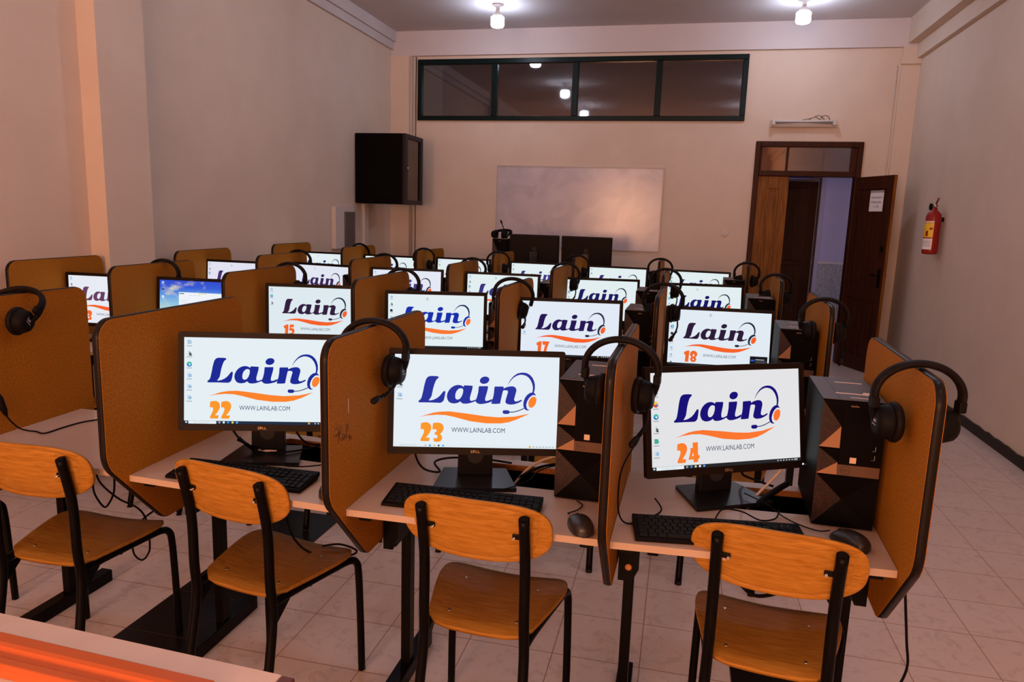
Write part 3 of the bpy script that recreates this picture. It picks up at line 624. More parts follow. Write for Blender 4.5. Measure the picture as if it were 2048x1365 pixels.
def make_desk(row, k, label, last):
    x0, y0 = desk_xy(row, k, 0, 0)
    t = empty('computer_desk', (x0, y0, 0), 0, label, 'desk', 'desks of the '+ROWNAME[row])
    L_ = lambda s, v: (desk_xy(row, k, s, v)[0]-x0, desk_xy(row, k, s, v)[1]-y0)
    outer = [L_(0, 0), L_(1, 0), L_(1, YBK), L_(0, YBK)]
    s0 = 0.78 if (row, k) == (4, 3) else 0.36
    hole = rpoly([(*L_(s0, YO1), 0.022), (*L_(0.95, YO1), 0.022), (*L_(0.95, YO2), 0.022), (*L_(s0, YO2), 0.022)], 5)
    top = obj('desk_top', prism(B(), outer, XY, DESK_Z-0.019, DESK_Z, [hole]), M['laminate'], t)
    bm = B(); n = len(hole)
    hc = Vector((sum(p[0] for p in hole)/n, sum(p[1] for p in hole)/n))
    a = [bm.verts.new((*(Vector(p)+(hc-Vector(p)).normalized()*0.0012), DESK_Z-0.0005)) for p in hole]; b = [bm.verts.new((*(Vector(p)+(hc-Vector(p)).normalized()*0.0012), DESK_Z-0.0195)) for p in hole]
    for i in range(n): bm.faces.new((a[i], a[(i+1) % n], b[(i+1) % n], b[i]))
    ce = obj('cutout_edge', bm, M['chip'], top, smooth='keep'); ce['label'] = 'raw brown chipboard edge of the cable opening'
    # black tray under the opening
    bm = B()
    q = [L_(0.02, YO1-0.012), L_(0.98, YO1-0.012), L_(0.98, YO2+0.015), L_(0.02, YO2+0.015)]
    qi = [L_(0.03, YO1-0.009), L_(0.97, YO1-0.009), L_(0.97, YO2+0.012), L_(0.03, YO2+0.012)]
    prism(bm, q, XY, 0.60, DESK_Z-0.0195, [qi]); prism(bm, qi, XY, 0.60, 0.604)
    obj('cable_tray', bm, M['steel'], t)
    def leg(s, off):
        px, py = L_(s, 0.39); px += off
        bm = B(); box(bm, px-0.016, px+0.016, py-0.022, py+0.022, 0.0505, 0.61)
        lg = obj('leg', bm, M['steel'], t, bevel=0.003)
        obj('foot_bar', boxb(px-0.025, px+0.025, py-0.40, py+0.185, 0.0, 0.05), M['steel'], lg, bevel=0.003)
        bm = B(); sg = 1 if s < 0.5 else -1; yb = 0.25-0.39+py
        o_ = 0.0 if (row == 4 and k == 6 and s < 0.5) else -0.01
        fx = px-off   # the divider's face
        pr = [(fx+sg*0.003, DESK_Z-0.020), (fx+sg*0.003, 0.52), (fx+sg*(0.044+o_), 0.52), (fx+sg*(0.062+o_), 0.56), (fx+sg*(0.062+o_), DESK_Z-0.020)]
        prism(bm, pr, XZ, yb-0.004, yb+0.0035); box(bm, px-0.014, px+0.014, yb, py-0.0225, 0.53, 0.60)
        bk = obj('bracket', bm, M['steel'], lg)
        if o_ == 0.0: obj('bolt_cap', lathe(B(), [(0.010, yb-0.004), (0.010, yb-0.008), (0.006, yb-0.0095)], c=(px+sg*0.002, 0, 0.565), axis='y', n=16), M['bolt'], lg)
    leg(0.0, 0.030)
    if last: leg(1.0, -0.026)
    for s_ in (0.055, 0.945):
        px, py = L_(s_, 0.035); obj('divider_clip', boxb(px-0.018, px+0.018, py, py+0.10, DESK_Z-0.045, DESK_Z-0.0195), M['steel'], t, bevel=0.003)
    desks[(row, k)] = t
    return t
SCREENNO = lambda row, k: {4: 18, 3: 12, 2: 6, 1: 0}[row]+k
DESKLAB = {4: {3: 'beige-topped computer desk with no monitor at the left of the nearest row', 4: 'beige computer desk left of the scribbled divider, carrying screen 22', 5: 'beige computer desk right of the scribbled divider, carrying screen 23', 6: 'beige computer desk at the right end of the nearest row, carrying screen 24'},
           3: {1: 'beige computer desk at the left end of the second row', 2: 'beige computer desk under the blue-sky screen', 3: 'beige computer desk under the screen numbered 15', 4: 'beige computer desk under screen 16, right of screen 15', 5: 'beige computer desk under the screen numbered 17', 6: 'beige computer desk under the screen numbered 18'}}
ordn = ['leftmost', 'second from the left', 'third from the left', 'fourth from the left', 'fifth from the left', 'rightmost']
for row in (4, 3, 2, 1):
    for k in ((3, 4, 5, 6) if row == 4 else range(1, 7)):
        lab = DESKLAB.get(row, {}).get(k) or 'beige computer desk, %s in the %s' % (ordn[k-1], ROWNAME[row])
        make_desk(row, k, lab, k == 6)

# ---------------------------------------------------------------- chairs
def make_chair():
    t = empty('school_chair')
    # seat: moulded plywood, wider at the front (+y)
    bm = B(); prof = []
    hw = [(0.0, 0.0), (0.0, 0.085), (0.006, 0.125), (0.03, 0.152), (0.09, 0.168), (0.17, 0.187), (0.24, 0.200), (0.28, 0.200), (0.305, 0.193), (0.325, 0.180), (0.342, 0.158), (0.354, 0.125), (0.361, 0.08), (0.364, 0.02)]
    rows_ = []
    def zs(x, y): return 0.452-0.010*math.cos(x/0.2*math.pi*0.5)+0.006*(abs(x)/0.2)**2-0.020*max(0, (y-0.30)/0.065)**2-0.010*max(0, (0.05-y)/0.05)**2
    ny, nx = 26, 16
    def half(y):
        for (y0, w0), (y1, w1) in zip(hw[1:], hw[2:]):
            if y0 <= y <= y1 and y1 > y0:
                u = (y-y0)/(y1-y0); return w0+(w1-w0)*u
        return 0.03
    ys = [0.0005+0.3630*(0.5-0.5*math.cos(math.pi*i/ny)) for i in range(ny+1)]
    for sgn_, off in ((1, 0.0), (-1, -0.011)):
        g = []
        for y in ys:
            w_ = half(y); g.append([bm.verts.new((w_*math.sin(math.pi*0.5*(-1+2*j/nx)), y, zs(w_*math.sin(math.pi*0.5*(-1+2*j/nx)), y)+off)) for j in range(nx+1)])
        rows_.append(g)
        for a, b in zip(g, g[1:]):
            for j in range(nx): bm.faces.new((a[j], a[j+1], b[j+1], b[j])).smooth = True
    a, b = rows_
    def stitch(p, q):
        for i in range(len(p)-1): bm.faces.new((p[i], p[i+1], q[i+1], q[i])).smooth = True
    stitch([r[0] for r in a], [r[0] for r in b]); stitch([r[-1] for r in a], [r[-1] for r in b]); stitch(a[0], b[0]); stitch(a[-1], b[-1])
    seat = obj('seat', bm, M['oak'], t)
    bm = B()
    for x, y in ((-0.10, 0.06), (0.10, 0.06), (-0.115, 0.25), (0.115, 0.25)): lathe(bm, [(0.0055, zs(x, y)-0.002), (0.0055, zs(x, y)+0.0008), (0.003, zs(x, y)+0.0012)], c=(x, y, 0), n=10)
    obj('rivet', bm, M['chrome'], seat)
    # back rest: curved plywood with a rounded outline and a groove near the rim
    bm = B(); A_, B_ = 0.207, 0.090; zc = 0.751
    def pos(u, v, o):  # u in -A_..A_, v in -B_..B_
        y = -0.020-0.030*(1-(u/A_)**2)-0.20*v+o
        return (u, y, zc+v)
    nr, na = 14, 56
    def outline(a):
        c_, s_ = math.cos(a), math.sin(a); e = 2.0/(3.1 if s_ > 0 else 2.6)
        return (A_*abs(c_)**e*(1 if c_ >= 0 else -1), B_*abs(s_)**e*(1 if s_ >= 0 else -1)*(1.0 if s_ >= 0 else 1.0))
    grids = []
    for off, dirn in ((0.0, 1), (0.011, -1)):
        rings = []
        for i in range(1, nr+1):
            s_ = [0.2, 0.4, 0.6, 0.74, 0.80, 0.825, 0.85, 0.875, 0.90, 0.93, 0.955, 0.975, 0.99, 1.0][i-1]
            g_ = 0.0035*math.exp(-((s_-0.85)/0.022)**2) if dirn == 1 else 0.0
            g_ += 0.002*max(0, (s_-0.955)/0.045)**2*dirn
            rings.append([bm.verts.new(pos(*(lambda q: (q[0]*s_, q[1]*s_))(outline(2*math.pi*k/na)), off+g_)) for k in range(na)])
        cv = bm.verts.new(pos(0, 0, off))
        for k in range(na): bm.faces.new((cv, rings[0][k], rings[0][(k+1) % na])).smooth = True
        for r0, r1 in zip(rings, rings[1:]):
            for k in range(na): bm.faces.new((r0[k], r0[(k+1) % na], r1[(k+1) % na], r1[k])).smooth = True
        grids.append(rings)
    for k in range(na): bm.faces.new((grids[0][-1][k], grids[0][-1][(k+1) % na], grids[1][-1][(k+1) % na], grids[1][-1][k])).smooth = True
    back = obj('backrest', bm, M['oak'], t)
    for s_ in (-1, 1):
        x = s_*0.141
        yb_ = lambda z: -0.020-0.030*(1-(x/A_)**2)-0.20*(z-zc)-0.0165
        bm = B(); tube(bm, [(s_*0.152, -0.105, 0.0), (s_*0.150, -0.075, 0.12), (s_*0.147, -0.042, 0.27), (s_*0.144, -0.022, 0.40), (s_*0.142, -0.028, 0.50), (x, yb_(0.66)+0.002, 0.66), (x, yb_(0.807), 0.807)], 0.0145, 14, sub=5)
        rl = obj('rear_leg', bm, M['steel'], t)
        bm = B(); tube(bm, [(x, yb_(0.800), 0.8072), (x, yb_(0.804), 0.8098)], 0.0147, 14, rads=[0.0147, 0.010]); obj('end_cap', bm, M['rubber'], rl)
        bm = B(); za = 0.749; box(bm, min(x, x-s_*0.034), max(x, x-s_*0.034), yb_(za)+0.004, yb_(za)+0.0085, za-0.007, za+0.007)
        obj('back_bracket', bm, M['steel'], rl, bevel=0.002)
        bm = B(); xs_ = x-s_*0.029; tube(bm, [(xs_, yb_(za)-0.006, za-0.003), (xs_, yb_(za)+0.02, za)], 0.0032, 8); obj('screw', bm, M['chrome'], rl)
        bm = B(); xr_ = s_*0.142
        tube(bm, [(xr_, -0.022, 0.425), (s_*0.150, 0.06, 0.428), (s_*0.175, 0.22, 0.428), (s_*0.186, 0.30, 0.424), (s_*0.190, 0.335, 0.405), (s_*0.192, 0.347, 0.36), (s_*0.195, 0.352, 0.20), (s_*0.197, 0.356, 0.0)], 0.0125, 12, sub=5)
        obj('front_leg', bm, M['steel'], t)
        bm = B(); prism(bm, [(-0.02, 0.345), (-0.02, 0.412), (0.06, 0.412)], YZ, s_*0.143-0.002, s_*0.143+0.002); obj('gusset', bm, M['steel'], t)
    tube_b = B(); tube(tube_b, [(-0.165, 0.13, 0.422), (0.165, 0.13, 0.422)], 0.009, 10); obj('cross_rail', tube_b, M['steel'], t)
    return t
chair0 = make_chair()
CH = [(0.342, -0.008, 2.5, 'wooden school chair at the desk without a monitor, near the left edge'),
      (1.015, 0.015, -8.5, 'wooden school chair turned slightly, at the desk left of the scribbled divider'),
      (1.762, -0.005, -2.5, 'wooden school chair facing straight to screen 23, third from the left edge'),
      (2.522, 0.030, -6.5, 'wooden school chair nearest the camera, at the right end desk with screen 24'),
      (-0.42, 0.010, 3.0, 'wooden school chair cut off by the left edge of the picture')]
for q in range(6):
    CH.append(((q-2)*P+0.33+0.05, 1.36, [3, -2, 2, -3, 1, -2][q], 'wooden school chair of the second row at %s' % ['its leftmost desk', 'the blue-sky screen', 'the dark-logo screen numbered 15', 'the bright blue logo screen', 'the screen numbered 17, behind screen 24', 'its right end desk by the open door'][q]))
for i, (x, y, r, lab) in enumerate(CH):
    o = chair0 if i == 0 else copy_tree(chair0)
    o.location = (x, y, 0); o.rotation_euler = (0, 0, math.radians(r)); tag(o, lab, 'chair', 'school chairs at the nearest row' if i < 5 else 'school chairs at the second row')

# ---------------------------------------------------------------- screens
SW, SH = 0.495, 0.2785
SCREENS = {1: (-1.143, 4.624, 0.117, 0.675, 4.958), 2: (-0.448, 4.622, 0.116, -1.16, 5.022), 3: (0.276, 4.632, 0.12, -1.264, 5.001), 4: (0.989, 4.619, 0.114, -0.348, 4.81),
 5: (1.7, 4.62, 0.11, -1.35, 5.018), 6: (2.395, 4.686, 0.102, -4.513, 5.983), 7: (-1.067, 3.125, 0.115, 2.395, 4.831), 8: (-0.399, 3.189, 0.12, -7.418, 1.8),
 9: (0.339, 3.074, 0.126, 7.709, 4.263), 10: (1.039, 3.088, 0.126, 3.98, 4.221), 11: (1.711, 3.319, 0.105, 9.962, 7.511), 12: (2.41, 3.219, 0.11, 10.573, 8.039),
 13: (-1.045, 1.815, 0.106, 4.904, 1.898), 14: (-0.394, 1.78, 0.114, 6.147, 4.733), 15: (0.318, 1.773, 0.117, 11.438, 2.878), 16: (1.017, 1.774, 0.118, 16.031, 1.353),
 17: (1.714, 1.829, 0.113, 10.499, 5.643), 18: (2.452, 1.931, 0.099, 4.806, 8.158), 22: (0.957, 0.256, 0.121, 16.777, 7.204), 23: (1.675, 0.257, 0.119, 15.665, 8.398), 24: (2.417, 0.36, 0.111, 29.162, 10.786)}
BG = {22: (229, 239, 244), 23: (230, 238, 246), 24: (228, 228, 230), 15: (222, 234, 240), 16: (226, 238, 243), 17: (226, 234, 246), 18: (226, 235, 243), 13: (232, 235, 243), 9: (228, 232, 244), 7: (226, 226, 240), 8: (226, 230, 243)}
LOGO = {22: (30, 42, 150), 23: (44, 52, 158), 24: (26, 18, 118), 15: (52, 30, 62), 16: (24, 48, 172), 17: (40, 24, 84), 18: (46, 28, 58), 13: (104, 62, 96), 7: (66, 46, 110), 8: (58, 38, 92), 9: (72, 58, 128), 10: (58, 52, 128), 11: (30, 26, 96), 12: (26, 22, 100),
        1: (36, 40, 118), 2: (44, 44, 118), 3: (50, 50, 130), 4: (64, 56, 130), 5: (60, 40, 116), 6: (44, 44, 110)}
ORG = lambda n: (253, 131, 44) if n in (22, 23) else ((252, 118, 48) if n in (24, 16) else (246, 98, 42))
def sky_screen():
    m = bpy.data.materials.new('sky_wallpaper'); m.use_nodes = True; nt = m.node_tree; N = nt.nodes.new; L = nt.links.new
    nt.nodes.remove(nt.nodes['Principled BSDF'])
    tc = N('ShaderNodeTexCoord'); sp = N('ShaderNodeSeparateXYZ'); L(tc.outputs['Object'], sp.inputs[0])
    mr = N('ShaderNodeMapRange'); mr.inputs[1].default_value = 0.0; mr.inputs[2].default_value = SH; L(sp.outputs[2], mr.inputs[0])
    r = N('ShaderNodeValToRGB'); e = r.color_ramp.elements
    e[0].position = 0.30; e[0].color = lin4(srgb(214, 224, 196)); e[1].position = 1.0; e[1].color = lin4(srgb(52, 78, 206))
    for p_, c_ in ((0.5, (150, 202, 226)), (0.72, (92, 148, 226)), (0.86, (58, 92, 214))): x = e.new(p_); x.color = lin4(srgb(*c_))
    mp = N('ShaderNodeMapping'); mp.inputs['Scale'].default_value = (7, 1, 15); L(tc.outputs['Object'], mp.inputs[0])
    n = N('ShaderNodeTexNoise'); n.inputs['Scale'].default_value = 1.2; n.inputs['Detail'].default_value = 6; L(mp.outputs[0], n.inputs[0])
    r2 = N('ShaderNodeValToRGB'); r2.color_ramp.elements[0].position = 0.53; r2.color_ramp.elements[1].position = 0.68; r2.color_ramp.elements[0].color = (0, 0, 0, 1); L(n.outputs[0], r2.inputs[0])
    mx = N('ShaderNodeMixRGB'); mx.inputs[2].default_value = lin4(srgb(206, 204, 190)); L(r2.outputs[0], mx.inputs[0]); L(mr.outputs[0], r.inputs[0]); L(r.outputs[0], mx.inputs[1])
    em = N('ShaderNodeEmission'); em.inputs[1].default_value = SCR; L(mx.outputs[0], em.inputs[0]); L(em.outputs[0], nt.nodes['Material Output'].inputs[0]); return m
M['dark_ui'] = scr((38, 42, 52)); 
def screen_mesh(n):
    """the picture on the screen, drawn in layers; u right 0..1, v down 0..1"""
    bm = B(); mats = []; 
    def mi(m):
        if m not in mats: mats.append(m)
        return mats.index(m)
    F = lambda u, v, h: ((u-0.5)*SW, -0.0010-h, (1-v)*SH)
    lay = [0.0002]
    def quad(u0, u1, v0, v1, rgb, h=None):
        flatpoly(bm, [(u0, v1), (u1, v1), (u1, v0), (u0, v0)], F, h or lay[0], mi(scr(rgb)))
    bg = BG.get(n, (226, 238, 240))
    flatpoly(bm, [(0, 1), (1, 1), (1, 0), (0, 0)], F, 0.0, mi(sky_screen() if n == 14 else scr(bg)))
    if n == 14:
        quad(0.235, 0.985, 0.235, 0.93, (240, 243, 250)); 
        h2 = 0.0004
        quad(0.24, 0.30, 0.255, 0.275, (90, 130, 110), h2); quad(0.47, 0.57, 0.245, 0.262, (232, 222, 120), h2)
        for i in range(3): quad(0.36+i*0.05, 0.395+i*0.05, 0.285, 0.295, (200, 205, 220), h2)
        for i in range(7): quad(0.26, 0.26+[0.09, 0.07, 0.10, 0.08, 0.06, 0.09, 0.07][i], 0.40+i*0.045, 0.408+i*0.045, (205, 210, 222), h2)
        quad(0.36, 0.362, 0.33, 0.92, (225, 228, 236), h2)
        ic = [(0.04, 0.05, (170, 200, 225)), (0.04, 0.19, (70, 90, 130)), (0.04, 0.34, (230, 235, 240))]
        for u, v, c_ in ic: quad(u-0.014, u+0.014, v-0.022, v+0.022, c_, h2); quad(u-0.02, u+0.02, v+0.035, v+0.042, (220, 225, 235), h2)
        return bm, mats
    lg = LOGO[n]; og = ORG(n)
    g = lambda k: [(a/1000.0, b/1000.0) for a, b in G[k]]
    ml = mi(scr(lg)); mo = mi(scr(og)); md = mi(scr((28, 48, 92) if n in (22, 23, 24, 16) else (36, 40, 66)))
    for k in ('L', 'i', 'd', 'n', 'cup', 'mic'): flatpoly(bm, g(k), F, 0.0002, ml if k in 'Lidn' else (ml if n in (22, 23, 24, 16) else md))
    flatpoly(bm, g('a'), F, 0.0002, ml, [g('ah')])
    flatpoly(bm, g('arc'), F, 0.0003, md if n not in (22, 23, 24) else ml); flatpoly(bm, g('boom'), F, 0.0002, md)
    flatpoly(bm, g('ear'), F, 0.0004, mo); flatpoly(bm, g('wave'), F, 0.0003, mo)
    # URL
    text(bm, 'WWW.LAINLAB.COM', 0.052, lambda a, b, h: F(a, -b, h), 0.0003, mi(scr((46, 60, 92) if n > 20 else (84, 96, 116))), 0.325, (0.5135, -0.835))
    # the big station number under the wave
    num = [int(c) for c in str(n)]
    if all(str(c) in G or c == 8 for c in num) and n > 9:
        col = mi(scr((252, 152, 44) if n in (22, 23) else ((252, 126, 44) if n == 24 else (243, 104, 42))))
        u = 0.163
        for j, c in enumerate(num):
            hgt = 0.208; asp = SH/SW
            D = lambda k: [(u+a/1000.0*hgt*asp, 0.732+b/1000.0*hgt) for a, b in G[k]]
            if c == 8:
                flatpoly(bm, D('8a'), F, 0.0003, col); flatpoly(bm, D('8b'), F, 0.00035, col); flatpoly(bm, D('8c'), F, 0.0005, mi(scr(bg))); flatpoly(bm, D('8d'), F, 0.0005, mi(scr(bg))); wdt = 0.63
            elif c == 4: flatpoly(bm, D('4'), F, 0.0003, col, [D('4h')]); wdt = 0.65
            else:
                flatpoly(bm, D(str(c)), F, 0.0003, col); wdt = max(a for a, b in G[str(c)])/1000.0
            u += (wdt+0.055)*hgt*asp
    # desktop icons down the left side
    icons = {22: 6, 23: 4, 24: 7, 15: 3, 16: 5, 17: 5, 18: 8, 13: 3, 7: 3, 9: 2, 10: 4, 11: 4, 12: 4, 6: 3}.get(n, 2)
    kinds = {22: 'bwefff', 23: 'ffwf', 24: 'fgcewdf', 15: 'bew', 16: 'fwkfe', 17: 'fewkf', 18: 'fwekrff'+'w'}.get(n, 'fwefffff')
    for i in range(icons):
        v = 0.055+i*0.128 if n != 24 else 0.075+i*0.125; u = 0.033
        kd = kinds[i % len(kinds)]
        c1 = {'b': (176, 200, 222), 'w': (40, 58, 62), 'e': (32, 120, 200), 'f': (196, 216, 236), 'c': (222, 66, 50), 'g': (150, 160, 180), 'd': (70, 170, 150), 'k': (50, 50, 60), 'r': (120, 70, 40)}[kd]
        e_ = [(u+0.0165*math.cos(2*math.pi*q/14), v+0.030*math.sin(2*math.pi*q/14)) for q in range(14)]
        if kd in 'ec':
            flatpoly(bm, e_, F, 0.0003, mi(scr(c1))); flatpoly(bm, [(u+(a-u)*0.95, v+(b-v)*0.95) for a, b in e_[7:14]+e_[:1]], F, 0.0004, mi(scr((60, 190, 170) if kd == 'e' else (245, 200, 60))))
            flatpoly(bm, [(u+0.002+(a-u)*0.38, v+0.004+(b-v)*0.38) for a, b in e_], F, 0.0005, mi(scr((226, 240, 246) if kd == 'e' else (70, 130, 220))))
        elif kd == 'w':
            flatpoly(bm, [(u-0.015, v+0.022), (u, v+0.028), (u, v-0.028), (u-0.005, v-0.02)], F, 0.0003, mi(scr((205, 218, 220)))); flatpoly(bm, [(u, v+0.028), (u+0.015, v+0.005), (u+0.010, v-0.006), (u+0.006, v), (u, v-0.028)], F, 0.0003, mi(scr(c1))); quad(u-0.004, u+0.016, v+0.017, v+0.030, (40, 50, 60))
        else:
            quad(u-0.013, u+0.011, v-0.024, v+0.024, c1); quad(u-0.003, u+0.014, v-0.010, v+0.020, (150, 185, 220) if kd == 'f' else c1, 0.0004)
        quad(u-0.018, u+0.018, v+0.042, v+0.048, (120, 128, 140))
    if n in (7, 10, 18, 16, 8, 12, 1): quad(0.40, 0.415, 0.06, 0.085, (160, 165, 175)); quad(0.39, 0.425, 0.098, 0.104, (150, 155, 165))
    # task bar
    if n in (22, 24, 16, 17, 18, 15):
        bar = (36, 48, 68) if n == 22 else (40, 40, 42); quad(0, 1, 0.965, 1.0, bar, 0.0006)
        if n in (22, 24):
            quad(0.028, 0.205, 0.9665, 0.9995, (232, 240, 244), 0.0008); quad(0.009, 0.020, 0.974, 0.991, (220, 228, 235), 0.0008); text(bm, 'Type here to search', 0.014, lambda a, b, h: F(a, -b, h), 0.001, mi(scr((170, 176, 182))), 0.10, (0.11, -0.988))
            for i, c_ in enumerate(((170, 170, 175), (236, 240, 242), (54, 150, 220), (232, 206, 110), (96, 170, 235)) if n == 22 else ((150, 150, 150), (54, 150, 220), (228, 212, 140), (240, 240, 240), (110, 160, 235))):
                uu = 0.225+i*0.028; flatpoly(bm, [(uu+0.0075*math.cos(2*math.pi*q/10), 0.982+0.0125*math.sin(2*math.pi*q/10)) for q in range(10)], F, 0.0008, mi(scr(c_)))
        for i in range(6): quad(0.835+i*0.020, 0.845+i*0.020, 0.977, 0.988, (196, 200, 206), 0.0008)
        quad(0.955, 0.978, 0.972, 0.979, (196, 200, 206), 0.0008); quad(0.952, 0.978, 0.986, 0.992, (196, 200, 206), 0.0008)
        if n in (22, 17): flatpoly(bm, [(0.80+0.007*math.cos(2*math.pi*q/10), 0.982+0.011*math.sin(2*math.pi*q/10)) for q in range(10)], F, 0.0009, mi(scr((236, 178, 60))))
    if n == 23:
        quad(0, 1, 0.966, 1, (226, 236, 242), 0.0006); text(bm, 'Type here to search', 0.014, lambda a, b, h: F(a, -b, h), 0.0008, mi(scr((176, 186, 192))), 0.10, (0.09, -0.986))
        for i, c_ in enumerate(((190, 198, 205), (44, 150, 220), (206, 206, 130), (70, 90, 120), (80, 180, 220))):
            uu = 0.196+i*0.0265; flatpoly(bm, [(uu+0.0065*math.cos(2*math.pi*q/10), 0.983+0.011*math.sin(2*math.pi*q/10)) for q in range(10)], F, 0.0008, mi(scr(c_)))
        flatpoly(bm, [(0.832+0.007*math.cos(2*math.pi*q/10), 0.982+0.011*math.sin(2*math.pi*q/10)) for q in range(10)], F, 0.0009, mi(scr((226, 178, 60))))
        for i in range(7): quad(0.85+i*0.02, 0.86+i*0.02, 0.978, 0.987, (160, 168, 176), 0.0008)
    if n == 18:
        quad(0.815, 0.985, 0.775, 0.962, (24, 22, 26), 0.0008); quad(0.825, 0.86, 0.835, 0.862, (40, 90, 210), 0.001); quad(0.87, 0.955, 0.826, 0.838, (190, 192, 200), 0.001); quad(0.87, 0.975, 0.856, 0.863, (110, 112, 120), 0.001); quad(0.87, 0.965, 0.878, 0.885, (110, 112, 120), 0.001); quad(0.83, 0.95, 0.932, 0.940, (150, 152, 160), 0.001)
    return bm, mats
BW, BT, BBt = 0.0175, 0.0175, 0.0215
def monitor_case(t):
    """bezel, back shell and stand; local frame: screen plane y=0 facing -y, screen bottom centre at origin; the tilt is on the bezel"""
    bm = B(); ox0, ox1, oz0, oz1 = -SW/2-BW, SW/2+BW, -BBt, SH+BT
    prism(bm, rpoly([(ox0, oz0, 0.006), (ox1, oz0, 0.006), (ox1, oz1, 0.006), (ox0, oz1, 0.006)], 4), XZ, -0.004, 0.016, [[(-SW/2, 0), (SW/2, 0), (SW/2, SH), (-SW/2, SH)]])
    return bm
def make_monitor(n, loc, rz, tilt, label, group, stand_off=(0, 0)):
    t = empty('monitor', (loc[0], loc[1], DESK_Z), math.radians(rz), label, 'monitor', group)
    z0 = loc[2]
    case = obj('bezel', monitor_case(t), M['bezel'], t, bevel=0.0012, seg=1); case.location = (0, 0, z0); case.rotation_euler = (-math.radians(tilt), 0, 0)
    bm, mats = screen_mesh(n); s = obj('screen', bm, mats, case, smooth='keep')
    bm = B(); box(bm, -SW/2, SW/2, 0.0002, 0.016, 0, SH); box(bm, -SW/2-0.010, SW/2+0.010, 0.016, 0.030, -0.012, SH+0.010)
    prism(bm, [(-0.17, 0.03), (0.17, 0.03), (0.15, 0.22), (-0.15, 0.22)], XZ, 0.030, 0.052)
    obj('back_shell', bm, M['bezel'], case, bevel=0.004)
    bm = B(); text(bm, 'D LL', 0.0075, XZ, -0.0044, 0, 0.027, (0, -0.0155))
    # the tilted middle letter of the maker's mark
    for a, b_ in ((0.0, 0.0), (0.0028, 0.0), (0.0056, 0.0)):
        x_ = -0.0052+a*0.2; 
        flatpoly(bm, [(x_-0.0026, -0.0152+a*1.05), (x_+0.0030, -0.0142+a*1.05), (x_+0.0030, -0.0130+a*1.05), (x_-0.0026, -0.0140+a*1.05)], XZ, -0.00445)
    obj('maker_mark', bm, M['gold'], case, smooth='keep')
    if n in (24, 16): obj('power_light', boxb(SW/2+0.004, SW/2+0.009, -0.0046, -0.0038, -0.013, -0.008), scr((235, 240, 255)), case)
    # stand: column behind, flat base plate
    bm = B(); yb = 0.055
    pr = [(-0.052, -0.075), (0.052, -0.075), (0.052, 0.02), (-0.052, 0.02)]
    prism(bm, [(-0.055, 0.010), (0.055, 0.010), (0.050, z0+0.10), (-0.050, z0+0.10)], XZ, yb, yb+0.030)
    box(bm, -0.045, 0.045, 0.030, yb+0.02, z0+0.06, z0+0.14)
    st = obj('stand_column', bm, M['stand'], t, bevel=0.005)
    bm = B(); lathe(bm, [(0.024, yb-0.0015), (0.021, yb+0.0005), (0.020, yb+0.001)], c=(0, 0, z0-0.045), axis='y', n=28, smooth=False); obj('cable_hole', bm, mat('hole_rim', (0.03, 0.03, 0.035), 0.2) if 'hole' not in M else M['hole'], st)
    bm = B(); prism(bm, rpoly([(-0.126, -0.055, 0.004), (0.126, -0.055, 0.004), (0.100, 0.120, 0.004), (-0.100, 0.120, 0.004)], 3), XY, 0.001, 0.012)
    obj('stand_base', bm, M['stand'], t, bevel=0.002)
    return t
M['hole'] = mat('stand_hole', (0.03, 0.03, 0.035), 0.2)
MLAB = {22: 'lit monitor with number 22 partly hidden by the scribbled divider on its right', 23: 'lit monitor with number 23 just right of the scribbled divider', 24: 'lit monitor with number 24, turned left, at the right end desk',
 13: 'lit monitor behind the leftmost divider with a plum-coloured logo, left end of the second row', 14: 'lit monitor showing a blue sky wallpaper with an open white window', 15: 'lit monitor with a dark plum logo and number 15, its lower edge hidden',
 16: 'lit monitor with a bright blue logo between screens 15 and 17', 17: 'lit monitor with number 17, partly behind the headset of the edge-on divider', 18: 'lit monitor showing the logo and number 18, with a dark notice in its corner',
 7: 'lit monitor at the left end of the third row, mostly hidden by dividers', 8: 'lit monitor just behind screen 15, purple logo, third row', 9: 'lit monitor just behind screen 16, third row',
 10: 'lit monitor just behind the headset-topped divider left of screen 17', 11: 'lit monitor with a dark blue logo just behind screen 17', 12: 'lit monitor just behind screen 18, third row',
 1: 'lit monitor at the left end of the farthest row', 2: 'lit monitor in the farthest row, below the wall cabinet', 3: 'lit monitor third from the left in the farthest row', 4: 'lit monitor in the farthest row in front of the left black monitor back',
 5: 'lit monitor in the farthest row below the right black monitor back', 6: 'lit monitor at the right end of the farthest row'}
ROWOF = lambda n: 4-(24-n)//6
monitors = {}
for n, (x, y, z, r, ti) in sorted(SCREENS.items(), reverse=True):
    monitors[n] = make_monitor(n, (x, y, z), r, ti, MLAB[n], 'lit monitors of the '+ROWNAME[ROWOF(n)])

